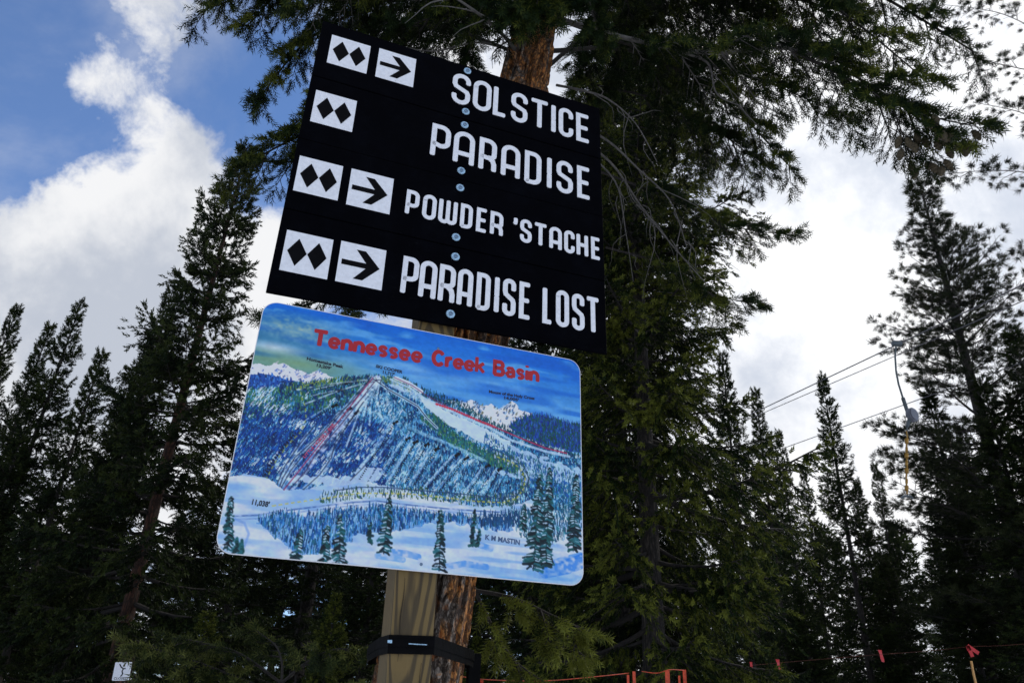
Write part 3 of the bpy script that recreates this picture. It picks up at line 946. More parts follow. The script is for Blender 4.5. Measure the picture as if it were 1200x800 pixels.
# sky
top, midl, lowl, lowr = c3(10, 105, 205), c3(70, 165, 215), c3(140, 170, 120), c3(125, 185, 225)
v = np.clip(YY / .40, 0, 1)[..., None]
base = top * (1 - v) + (lowl * (1 - np.clip(XX * 2.3, 0, 1)[..., None]) + lowr * np.clip(XX * 2.3, 0, 1)[..., None]) * v
img[:] = base
fill(np.clip((nA - .48) * 4, 0, 1) * np.clip(1 - YY / .45, 0, 1), c3(150, 205, 235), .55)
fill(np.clip((smooth_noise(7, 34, 21) - .55) * 4, 0, 1) * (YY < .35), c3(15, 95, 195), .6)
fill(np.clip(1 - np.hypot((XX - .10) * 6, (YY - .10) * 12), 0, 1) * nB, c3(185, 190, 150), .9)
fill(np.clip(1 - np.hypot((XX - .05) * 9, (YY - .20) * 30), 0, 1), c3(225, 232, 240), .8)
fill(np.clip(1 - np.hypot((XX - .55) * 3, (YY - .19) * 18), 0, 1) * nA, c3(180, 215, 240), .7)
fill(np.clip(1 - np.hypot((XX - .12) * 4, (YY - .25) * 16), 0, 1), c3(150, 172, 100), .6)
# far snowy ranges
WHT = c3(225, 232, 245)
def pk(name): return P[name]
m = poly_mask(pk('peaksL') + [(.26, .30), (.26, .40), (-.01, .42)], .006)
fill(m, WHT)
dabs(m & (nB > .52), 260, [c3(60, 90, 160), c3(120, 150, 210), c3(190, 180, 190)], 2, 5, 2, 1, .8, .7)
m = poly_mask([(-.01, .325), (.06, .315), (.13, .33), (.2, .32), (.25, .30), (.25, .42), (-.01, .45)], .01)
fill(m, c3(35, 85, 165))
dabs(m, 500, [c3(20, 50, 130), c3(70, 130, 200), c3(30, 60, 110)], 2, 6, 2, 2)
m = poly_mask(pk('peaksR') + [(.90, .33), (.90, .46), (.5, .44), (.5, .30)], .008)
fill(m, WHT)
dabs(m & (nB > .5) & (YY < .36), 300, [c3(70, 110, 150), c3(110, 110, 80), c3(150, 185, 220), c3(40, 80, 130)], 2, 6, 2, 3, .6, .75)
# the forested mountain
MT = poly_mask(pk('ridge') + [(1.01, 1.01), (-.01, 1.01)], .004)
fill(MT, c3(45, 125, 175))
fill(MT * np.clip((smooth_noise(26, 18, 31) - .4) * 3, 0, 1), c3(110, 175, 220), .65)
fill(MT * np.clip((.55 - XX) * 3, 0, 1) * (YY > .45), c3(18, 75, 160), .6)
up = MT & (YY < .74)
pal = [c3(20, 95, 160), c3(30, 120, 175), c3(15, 75, 105), c3(22, 105, 110), c3(120, 190, 220), c3(185, 218, 235), c3(160, 205, 228), c3(10, 50, 100), c3(60, 150, 190)]
dabs(up, 24000, pal, 2, 6, 1, 5, .2, .72)
dabs(up & (XX < .42) & (YY > .42), 3500, [c3(12, 70, 150), c3(20, 90, 170), c3(10, 50, 110), c3(50, 145, 195), c3(110, 180, 215)], 3, 7, 1, 6, .5, .6)
gm = poly_mask([(-.01, .40), (.1, .36), (.24, .29), (.38, .25), (.30, .33), (.24, .42), (.15, .47), (-.01, .52)], .02)
dabs(gm, 1600, [c3(60, 120, 60), c3(70, 125, 75), c3(35, 100, 80), c3(30, 90, 100)], 3, 7, 1, 7, 0, .7)
rid, _ = seg_dist(pk('ridge'))
dabs((rid < .03) & (XX > .1) & (XX < .45) & MT, 700, [c3(105, 140, 60), c3(130, 150, 70), c3(50, 100, 70), c3(30, 90, 90)], 2, 5, 1, 8, 0, .8)
dabs((rid < .018) & (XX > .42), 900, [c3(15, 70, 80), c3(20, 90, 95), c3(10, 45, 70)], 3, 7, 1, 9, 0, .8)
hm = poly_mask(pk('hillR'), .008)
fill(hm, c3(25, 75, 150))
dabs(hm, 2200, [c3(10, 45, 140), c3(20, 70, 170), c3(30, 30, 110), c3(15, 80, 90), c3(60, 120, 190)], 3, 9, 1, 10, 0, .7)
dabs(hm & (YY < .44), 500, [c3(20, 90, 80), c3(25, 75, 60)], 3, 6, 1, 11, 0, .8)
# darker stands and paler glades in the painted forest
vn = smooth_noise(22, 20, 51) * .6 + smooth_noise(60, 50, 52) * .4
dk = up & (vn < .46)
dabs(dk, 5200, [c3(10, 55, 125), c3(8, 40, 95), c3(14, 70, 110), c3(6, 32, 70)], 3, 7, 1, 53, .2, .75)
dabs(up & (XX < .40) & (YY > .45) & (YY < .72), 3800, [c3(12, 60, 150), c3(8, 40, 110), c3(20, 90, 175), c3(6, 30, 80)], 3, 8, 1, 54, .5, .7)
dabs(up & (vn > .60), 1300, [c3(205, 228, 242), c3(160, 208, 230), c3(225, 235, 245)], 3, 7, 1, 55, .6, .8)
# open snow
fill(poly_mask(pk('snowfield'), .012), c3(200, 220, 242))
line([(.39, .27), (.47, .31), (.53, .33), (.60, .36)], 9, c3(205, 222, 242), .8, jit=1)
line([(.40, .24), (.44, .252), (.48, .28)], 6, WHT, .9)
fill(poly_mask([(.70, .42), (.80, .47), (.90, .50), (1.0, .52), (1.0, .57), (.88, .58), (.80, .60), (.72, .58), (.78, .53)], .03), c3(185, 212, 238), .85)
dabs(poly_mask([(.68, .42), (.78, .48), (.9, .52), (1.0, .55), (1.0, .68), (.8, .6), (.68, .55)]), 1100, [c3(20, 80, 120), c3(30, 110, 120), c3(30, 90, 170)], 3, 7, 1, 12, 0, .8)
dabs(poly_mask([(.52, .37), (.60, .45), (.70, .50), (.80, .55), (.78, .58), (.66, .54), (.56, .48), (.48, .40)]), 1300, [c3(20, 90, 90), c3(40, 120, 100), c3(15, 70, 100), c3(90, 140, 80)], 3, 6, 1, 13, 0, .8)
for k in ('tbar', 'line3', 'line4', 'line5', 'dl1', 'dl2', 'bigbowl'):
    line(P[k], 5, c3(190, 215, 240), .75, jit=1)
line([(p[0] + .012, p[1]) for p in P['tbar']], 11, c3(215, 222, 245), .8, jit=1)
line(P['trailmid'], 5, c3(160, 205, 228), .7, jit=1)
line(P['trailR1'], 4.5, c3(190, 218, 236), .85)
line(P['trailR2'], 4, c3(195, 218, 240), .8)
fill(poly_mask([(.12, .72), (.20, .69), (.30, .68), (.335, .62), (.36, .62), (.40, .655), (.36, .70), (.33, .73)], .03), c3(200, 220, 242), .85)
# runs through the trees: a pale swath with a dark dotted name beside each
for k in ('diag', 'diag2', 'diag3', 'diag4', 'diag5', 'diag6', 'diag7', 'diag8', 'diag9', 'diag0'):
    q = P[k]
    line([(p[0] - .010, p[1]) for p in q], 3, c3(175, 210, 235), .7, jit=1)
    line([(p[0] + .012, p[1]) for p in q], 2, c3(165, 205, 232), .6, jit=1)
for k in ('diag', 'diag2', 'diag3', 'diag4', 'diag5', 'diag6', 'diag7', 'diag8', 'diag9', 'dl1', 'dl2', 'dl3', 'dl4', 'dl5'):
    q = P[k]
    line(q, 2.1, c3(14, 20, 34), .9, dash=(.009, .62))
    line([(p[0] + .021, p[1] + .012) for p in q], 1.3, c3(16, 40, 70), .7, dash=(.02, .7))
    line([(p[0] - .016, p[1] + .006) for p in q], 1.2, c3(205, 225, 240), .7, dash=(.03, .8))
    (x, y) = q[0]
    for s in (-1, 1):
        dm = (np.abs((XX - x - .004 * s) * ASP) + np.abs(YY - y + .004 * s)) < .0085
        fill(dm, c3(8, 10, 16))
line(P['diag0'], 1.2, c3(20, 30, 60), .8)
for (ex_, ey_) in ((.20, .60), (.235, .62), (.28, .58), (.315, .50), (.34, .46), (.37, .42), (.15, .42), (.13, .36), (.45, .40)):
    line([(.355, .255), ((.355 + ex_) / 2 - .012, (.255 + ey_) / 2), (ex_, ey_)], 2.4, c3(205, 226, 240), .75, jit=1)
    line([(.357, .258), ((.355 + ex_) / 2 - .006, (.255 + ey_) / 2), (ex_ + .006, ey_)], 1.0, c3(20, 35, 70), .7, dash=(.03, .8))
for k in ('line3', 'line4', 'line5', 'line6', 'bigbowl'):
    line(P[k], 1.3, c3(20, 28, 60), .8)
line(P['trailR1'], 1.3, c3(30, 40, 70), .9)
line(P['dots1'], 3.6, c3(20, 26, 50), .9, dash=(.012, .6))
line(P['yellow1'], 1.5, c3(170, 175, 70), .8, dash=(.024, .55))
line(P['tbar'], 1.5, c3(150, 40, 90), .95)
line(P['tbar_r'], 1.2, c3(60, 30, 70), .9)
line(P['red_line'], 2.0, c3(190, 50, 90), .9)
line(P['red_line'][:4], 4.2, c3(205, 60, 80), .85, dash=(.011, .7))
line([(p[0] + .008, p[1] - .012) for p in P['trailR2'][:4]], 1.3, c3(120, 50, 90), .8)
# the flat at the bottom
VAL = poly_mask([(-.01, .735), (.04, .715), (.10, .72), (.14, .765), (.25, .72), (.35, .69), (.45, .70), (.55, .72), (.68, .73), (.80, .70), (.86, .66), (.90, .70), (1.01, .74), (1.01, 1.01), (-.01, 1.01)], .012)
fill(VAL, c3(212, 220, 238))
fill(VAL * np.clip((nA - .45) * 3, 0, 1), c3(150, 190, 232), .8)
fill(VAL * np.clip((smooth_noise(10, 60, 71) - .55) * 4, 0, 1), c3(120, 170, 225), .6)
fill(VAL * np.clip(YY * 6 - 5.2, 0, 1) * np.clip(XX * 2 - .5, 0, 1) * nA, c3(70, 150, 225), .75)
line([(p[0], p[1]) for p in P['river']], 2.2, c3(70, 105, 165), .85, jit=1)
line([(p[0], p[1] + .012) for p in P['river']], 1.6, c3(110, 140, 190), .7, jit=1)
rd, _ = seg_dist(P['road_y'][2:])
dabs((rd < .022) & (YY > .5), 900, [c3(40, 90, 70), c3(70, 110, 60), c3(20, 70, 120), c3(190, 210, 230)], 3, 7, 1, 15, 0, .85)
line(P['road_t'], 1.4, c3(40, 70, 110), .9)
line(P['road_y'], 1.5, c3(205, 195, 70), .85, dash=(.022, .6))
# belts of small trees
st_ = poly_mask(P['strip'], .02)
fill(st_, c3(60, 130, 195), .55)
dabs(st_, 2600, [c3(20, 90, 165), c3(15, 70, 130), c3(25, 100, 120), c3(60, 140, 200), c3(10, 45, 90), c3(140, 190, 225)], 4, 10, 1, 16, 0, .8)
s2 = poly_mask(P['strip2'], .03)
dabs(s2, 1100, [c3(20, 90, 130), c3(15, 60, 90), c3(40, 120, 130), c3(160, 200, 230)], 4, 10, 1, 17, 0, .8)
dabs(poly_mask([(.68, .76), (.80, .74), (.80, .80), (.68, .81)]), 260, [c3(20, 80, 130), c3(20, 60, 100)], 5, 11, 1, 18, 0, .8)
for k in ('shadow1', 'shadow2', 'shadow3', 'shadow4'):
    line(P[k], 9, c3(50, 130, 215), .65, jit=1)
line(P['shadow5'], 3, c3(120, 160, 220), .6)
line([(.88, .955), (.95, .93), (1.0, .90)], 22, c3(30, 115, 210), .7, jit=1)
line([(.40, .96), (.47, .965)], 8, c3(70, 145, 220), .6, jit=1)
# foreground firs
r = np.random.RandomState(77)
for (tx, ty), (bx, by), w in T:
    n = max(9, int((by - ty) * 105))
    line([(tx, ty), (bx, by)], 1.6, c3(10, 30, 45), .9)
    for i in range(n):
        t = (i + .6) / n
        y = ty + (by - ty) * t; x = tx + (bx - tx) * t
        hw_ = w * (.18 + .82 * t ** .75) * .52
        for q in range(4 if w > .02 else 2):
            s = 1 if r.rand() < .5 else -1
            e = hw_ * (.35 + .8 * r.rand())
            o_ = hw_ * .25 * r.rand()
            c = [c3(8, 36, 44), c3(12, 55, 60), c3(22, 84, 84), c3(6, 22, 32), c3(40, 110, 120)][r.randint(5)]
            line([(x + s * o_, y - .006 * r.rand()), (x + s * (o_ + e) * .6, y), (x + s * (o_ + e), y + .004 + .012 * r.rand() - .006)], 2.2 + 2.0 * r.rand(), c, .9)
            if r.rand() < .30 and w > .02:
                line([(x + s * e * .3, y - .007), (x + s * e * .85, y - .004)], 1.6, c3(195, 218, 238), .85)
img = np.clip(img * (1 + (nB[..., None] - .5) * .12), 0, 1)
lin = np.where(img <= .04045, img / 12.92, ((img + .055) / 1.055) ** 2.4)
lin = np.clip(lin ** 1.06 * 1.15, 0, .84)

BW, BH, CR = 1.076, .7645, .045
mb = empty('map_board')
mb.matrix_world = F_MAP
tag(mb, 'painted blue ski area map board with rounded corners below the black sign', 'map')
def rrect(w, h, r, n=10):
    p = []
    for cx, cy, a in ((w / 2 - r, h / 2 - r, 0), (-w / 2 + r, h / 2 - r, 90), (-w / 2 + r, -h / 2 + r, 180), (w / 2 - r, -h / 2 + r, 270)):
        for i in range(n + 1):
            t = radians(a + 90 * i / n)
            p.append((cx + r * cos(t), cy + r * sin(t)))
    return p
v, f = plate(rrect(BW, BH, CR), 0, .004)
link('panel', py_mesh('panel', v, f), mb, M_EDGE)
v, f = plate(rrect(BW - .012, BH - .012, CR - .004), .0042, .008)
link('backing_board', py_mesh('backing_board', v, f), mb, M_POST)
# print layer: a fine sheet carrying the painting as colour per vertex
pw, ph_ = BW - .0046, BH - .0046
us = (np.arange(GW) / (GW - 1) - .5) * pw
vs_ = (.5 - np.arange(GH) / (GH - 1)) * ph_
UU, VVV = np.meshgrid(us, vs_)
r0 = CR - .002
# pull the corner cells in onto the rounded outline
ax, az = np.abs(UU), np.abs(VVV)
ex, ez = ax - (pw / 2 - r0), az - (ph_ / 2 - r0)
cm = (ex > 0) & (ez > 0)
dd = np.hypot(ex, ez)
mx_ = np.maximum(ex, ez)
k = np.where(cm, mx_ / np.maximum(dd, 1e-9), 1)
UU = np.where(cm, np.sign(UU) * (pw / 2 - r0 + ex * k), UU)
VVV = np.where(cm, np.sign(VVV) * (ph_ / 2 - r0 + ez * k), VVV)
Vp = np.stack([UU, np.full_like(UU, -.0006), VVV], -1).reshape(-1, 3)
ii = np.arange(GH - 1)[:, None] * GW + np.arange(GW - 1)[None]
Fp = np.stack([ii, ii + GW, ii + GW + 1, ii + 1], -1).reshape(-1, 4)
pm_ = np_mesh('painted_print', Vp, Fp)
ca = pm_.color_attributes.new('paint', 'FLOAT_COLOR', 'POINT')
rgba = np.ones((GH * GW, 4), np.float32); rgba[:, :3] = lin.reshape(-1, 3)
ca.data.foreach_set('color', rgba.ravel())
m, nt, b = new_mat('glossy_print')
a = nt.nodes.new('ShaderNodeAttribute'); a.attribute_name = 'paint'
nt.links.new(a.outputs['Color'], b.inputs['Base Color'])
b.inputs['Roughness'].default_value = .42
b.inputs['Specular IOR Level'].default_value = .3
link('painted_print', pm_, mb, m)

def text(name, body, parent, mat, x0, z0, width, height, rot=0.0, bold=0.0, y=-.0012, ext=.0002, align=True, spacing=1.0):
    """flat lettering from the built-in font, fitted to width and height on the x-z plane of parent"""
    cu = bpy.data.curves.new(name, 'FONT')
    cu.body = body
    cu.size = 1
    cu.offset = bold
    cu.space_character = spacing
    cu.extrude = .01
    cu.resolution_u = 3
    ob = bpy.data.objects.new('tmp', cu)
    COL.objects.link(ob)
    dg = bpy.context.evaluated_depsgraph_get()
    me = bpy.data.meshes.new_from_object(ob.evaluated_get(dg))
    bpy.data.objects.remove(ob)
    n = len(me.vertices)
    co = np.empty(n * 3, np.float32); me.vertices.foreach_get('co', co); co = co.reshape(-1, 3)
    lo, hi = co.min(0), co.max(0)
    X = (co[:, 0] - lo[0]) / (hi[0] - lo[0]) * width
    capz = .73
    Z = co[:, 1] / capz * height
    Y = co[:, 2] * (ext / .01)
    c, s = cos(rot), sin(rot)
    co = np.stack([x0 + X * c - Z * s, y - Y, z0 + X * s + Z * c], 1)
    me.vertices.foreach_set('co', co.astype(np.float32).ravel())
    me.flip_normals()
    me.update()
    me.name = name
    me.materials.clear()
    return link(name, me, parent, mat)
M_RED = simple('red_print', (.40, .006, .016), .45, var=.05)
M_DARKTXT = simple('dark_print', (.008, .012, .03), .5, var=.2)
M_SIGNAT = simple('blue_grey_print', (.06, .12, .26), .5, var=.2)
M_HALO = simple('crimson_print', (.60, .05, .12), .5, var=.1)
def low_glyph(ch, w, x, h):
    """heavy title letters: w wide, x-height x, cap height h (stroke centre lines)"""
    r = w / 2; q = x / 2
    E = lambda a0, a1, n=12: ring_arc(r, q, r, q, a0, a1, n)
    if ch == 'T': return [[(0, h), (w, h)], [(r, h), (r, 0)]]
    if ch == 'e': return [[(0, q), (w, q)], E(0, 315, 16)]
    if ch == 'n': return [[(0, x), (0, 0)], [(0, x * .55)] + ring_arc(r, x * .55, r, x * .45, 180, 0) + [(w, 0)]]
    if ch == 's': return [[(w * .95, x * .80)] + ring_arc(r, x * .75, r * .9, x * .25, 50, 180, 6) + [(r * .5, x * .56), (r * 1.5, x * .44)] + ring_arc(r, x * .25, r * .9, x * .25, 0, -130, 6)]
    if ch == 'r': return [[(0, x), (0, 0)], [(0, x * .5), (w * .35, x * .92), (w, x)]]
    if ch == 'k': return [[(0, h * 1.04), (0, 0)], [(w * .95, x), (w * .1, x * .45)], [(w * .3, x * .6), (w, 0)]]
    if ch == 'a': return [[(w * .05, x * .85), (w * .3, x), (w * .75, x), (w, x * .72), (w, 0)], [(w, x * .56), (w * .3, x * .55), (0, x * .30), (w * .25, 0), (w * .7, 0), (w, x * .25)]]
    if ch == 'i': return [[(0, x), (0, 0)], [(0, h * 1.03), (0, h * .99)]]
    if ch == 'C': return [ring_arc(r, h / 2, r, h / 2, 42, 318, 16)]
    if ch == 'B': return [[(0, 0), (0, h), (w * .6, h)] + ring_arc(w * .6, h * .76, w * .34, h * .24, 90, -90, 8) + [(w * .1, h * .52)], [(w * .5, h * .52)] + ring_arc(w * .62, h * .26, w * .38, h * .26, 90, -90, 8) + [(0, 0)]]
TWD = {'T': .036, 'e': .027, 'n': .025, 's': .021, 'r': .015, 'k': .024, 'a': .024, 'i': .0, 'C': .034, 'B': .030}
def title(word, x0, x1, z0, slope, sw=.0138, h=.047, xh=.0305):
    gap = (x1 - x0 - sum(TWD[c] for c in word) - sw) / max(1, len(word) - 1)
    x = x0 + sw / 2
    for c in word:
        VV, FF = [], []
        zz = z0 + (x + .38) * slope
        for k, st in enumerate(low_glyph(c, TWD[c], xh, h)):
            v, f = ribbon([(x + p[0], zz + sw / 2 + p[1] + (p[0]) * slope) for p in st], sw * (.86 if c in 'aeks' else 1), -.0012 - .00012 * k, .0006)
            o = len(VV); VV += v; FF += [tuple(i + o for i in q) for q in f]
        link('title_letter', py_mesh('title_letter', VV, FF), mb, M_RED)
        x += TWD[c] + gap
title('Tennessee', -.380, -.026, .2560, .017)
title('Creek', .002, .188, .2560, .017)
title('Basin', .214, .383, .2560, .017)
for body, x0, z0, wd, hg, rt in (("Homestake Peak", -.385, .207, .112, .0085, -.06), ("13,209'", -.353, .191, .044, .0085, -.06), ('SKI COOPER', -.174, .222, .086, .0085, -.06),
                                 ("11,717'", -.150, .206, .038, .0085, -.05), ('Mount of the Holy Cross', .204, .2025, .162, .0085, .02), ("14,005'", .258, .190, .052, .0085, .0),
                                 ("11,038'", -.466, -.246, .046, .0125, -.05), ('K M MASTIN', .212, -.272, .112, .0125, -.05)):
    text('caption', body, mb, M_SIGNAT if body[0] == 'K' else M_DARKTXT, x0, z0, wd, hg * 1.2, rt, .035)
text('caption', 'LITTLE HORSE T-BAR', mb, M_HALO, -.345, -.098, .135, .0085, radians(58), .02)
for (bx, bz) in ((.022, .327), (.022, -.362)):
    w_ = bpy.data.objects.new('screw', bolt_me); COL.objects.link(w_); w_.parent = mb
    w_.location = (bx, -.0008, bz); w_.rotation_euler.x = pi / 2; w_.scale = (.6, .6, .5)

# ------------------------------------------------------------------ the flaky-barked tree the post is strapped to
from mathutils import noise as mn
TA, TB = at(505, 705, 2.64), at(622, 60, 2.72)
TD = (TB - TA).normalized()
foot = TA - TD * ((TA.z - 0) / TD.z + .1)
host = empty('spruce_tree', foot)
tag(host, 'big spruce with orange flaking bark behind the signs, limbs spreading over the top', 'tree')
TH = 8.5
def trunk_pt(z):
    return foot + TD * ((z - foot.z) / TD.z)
def flaky_trunk():
    R = np.random.RandomState(8)
    ns, nr = 96, 420
    V, F = [], []
    q = TD.to_track_quat('Z', 'X').to_matrix()
    ex_, ey_ = q @ Vector((1, 0, 0)), q @ Vector((0, 1, 0))
    for i in range(nr):
        z = (i / (nr - 1)) ** 1.25 * TH
        r = .146 - .0075 * z + .05 * math.exp(-z * 3)
        for j in range(ns):
            a = 2 * pi * j / ns
            x_, y_ = cos(a), sin(a)
            p = Vector((x_ * 1.5, y_ * 1.5, z * 1.1))
            c = mn.cell(Vector((a * 5.5 + mn.noise(Vector((x_ * 4, y_ * 4, z * 3))) * 1.2, z * 4.2 + mn.noise(Vector((x_ * 3, y_ * 3, z * 2 + 9))) * 1.3, 3)))
            f_ = mn.fractal(Vector((x_ * 5, y_ * 5, z * 6)), 1.0, 2.0, 5)
            rid = abs(mn.noise(Vector((x_ * 6, y_ * 6, z * 1.6 + 4))))
            q_ = r * (1 + .05 * mn.noise(p)) + c * .013 + f_ * .006 - (.014 if rid < .07 else 0)
            P_ = TD * z + ex_ * (q_ * x_) + ey_ * (q_ * y_)
            V.append(P_)
    for i in range(nr - 1):
        for j in range(ns):
            a, b = i * ns + j, i * ns + (j + 1) % ns
            F.append((a, b, b + ns, a + ns))
    return py_mesh('trunk', V, F, False)
link('trunk', flaky_trunk(), host, M_FLAKY)

def rel(p): return np.array(p) - np.array(foot)
def bez(ps, n=14):
    """smooth polyline through the control points"""
    P_ = np.array([np.array(p, float) for p in ps])
    t = np.linspace(0, len(P_) - 1, len(P_) * 4 + 1)
    out_ = []
    for u in t:
        i = min(int(u), len(P_) - 2); f_ = u - i
        p0 = P_[max(i - 1, 0)]; p1 = P_[i]; p2 = P_[i + 1]; p3 = P_[min(i + 2, len(P_) - 1)]
        out_.append(.5 * ((2 * p1) + (-p0 + p2) * f_ + (2 * p0 - 5 * p1 + 4 * p2 - p3) * f_ ** 2 + (-p0 + 3 * p1 - 3 * p2 + p3) * f_ ** 3))
    return np.array(out_)

limb_shoots = []
def near_branch(seed, ps, rad, half, hang=.3, unit=.05, shoot=.085, K=34, t0=.2, tint=.5, dens=1.0, parent=host, origin=foot, mat=M_NEEDLE_LIT, wood=M_TWIG, twigs=0, fork=.85, blade=.30, tuft=False, label=None):
    """a limb of its own: wood mesh with its foliage as sub-part; ps are world points"""
    R = np.random.RandomState(seed)
    N, Wd = Needles(), Wood()
    pts = bez([np.array(p) - np.array(origin) for p in ps])
    L = np.linalg.norm(np.diff(pts, axis=0), axis=1).sum()
    grow(N, Wd, R, pts, rad * .55, half * .55, unit, shoot, hang, t0, tint, dens, fork)
    # secondary boughs, each leafed like a small branch
    nsec = max(2, int(L * (1 - t0) / .115 * dens))
    cum = np.concatenate([[0], np.cumsum(np.linalg.norm(np.diff(pts, axis=0), axis=1))])
    for k in range(nsec):
        s = t0 + (1 - t0) * (k + R.rand()) / nsec
        d = s * cum[-1]
        p = np.array([np.interp(d, cum, pts[:, i]) for i in range(3)])
        i = min(np.searchsorted(cum, d), len(pts) - 1)
        T_ = pts[i] - pts[i - 1]; T_ = T_ / np.linalg.norm(T_)
        sd_ = np.cross(T_, [0, 0, 1.]); sd_ /= np.linalg.norm(sd_) + 1e-9
        l = half * (.55 + .6 * R.rand()) * min(1, (1 - s) * 2 + .35) * min(1, .45 + (s - t0) * 3)
        g = (1 if k % 2 else -1)
        D_ = T_ * (.55 + .3 * R.rand()) + sd_ * g * (.6 + .4 * R.rand()) + np.array([0, 0, -1.]) * (hang * (.5 + 1.2 * R.rand()) - .12)
        D_ /= np.linalg.norm(D_)
        u = np.linspace(0, 1, 5)[:, None]
        q = p + D_ * l * u + np.array([0, 0, -1.]) * (hang * l * .5) * u ** 2
        grow(N, Wd, R, q, .0045 + .004 * l, l * .34 + .03, unit, shoot, hang, .08, tint + R.randn() * .1, dens)
    limb = link('branch', tube_data(pts, [rad * (1 - .8 * i / (len(pts) - 1)) for i in range(len(pts))], 8), parent, wood)
    fo = link('foliage', N.build('foliage', R, K, blade, .062, 1.0, tuft), limb, mat)
    tw = link('twig', Wd.build('twig'), limb, wood)
    tw['kind'] = 'stuff'
    limb_shoots[:] = [np.concatenate(N.P) + np.array(origin)]
    return limb

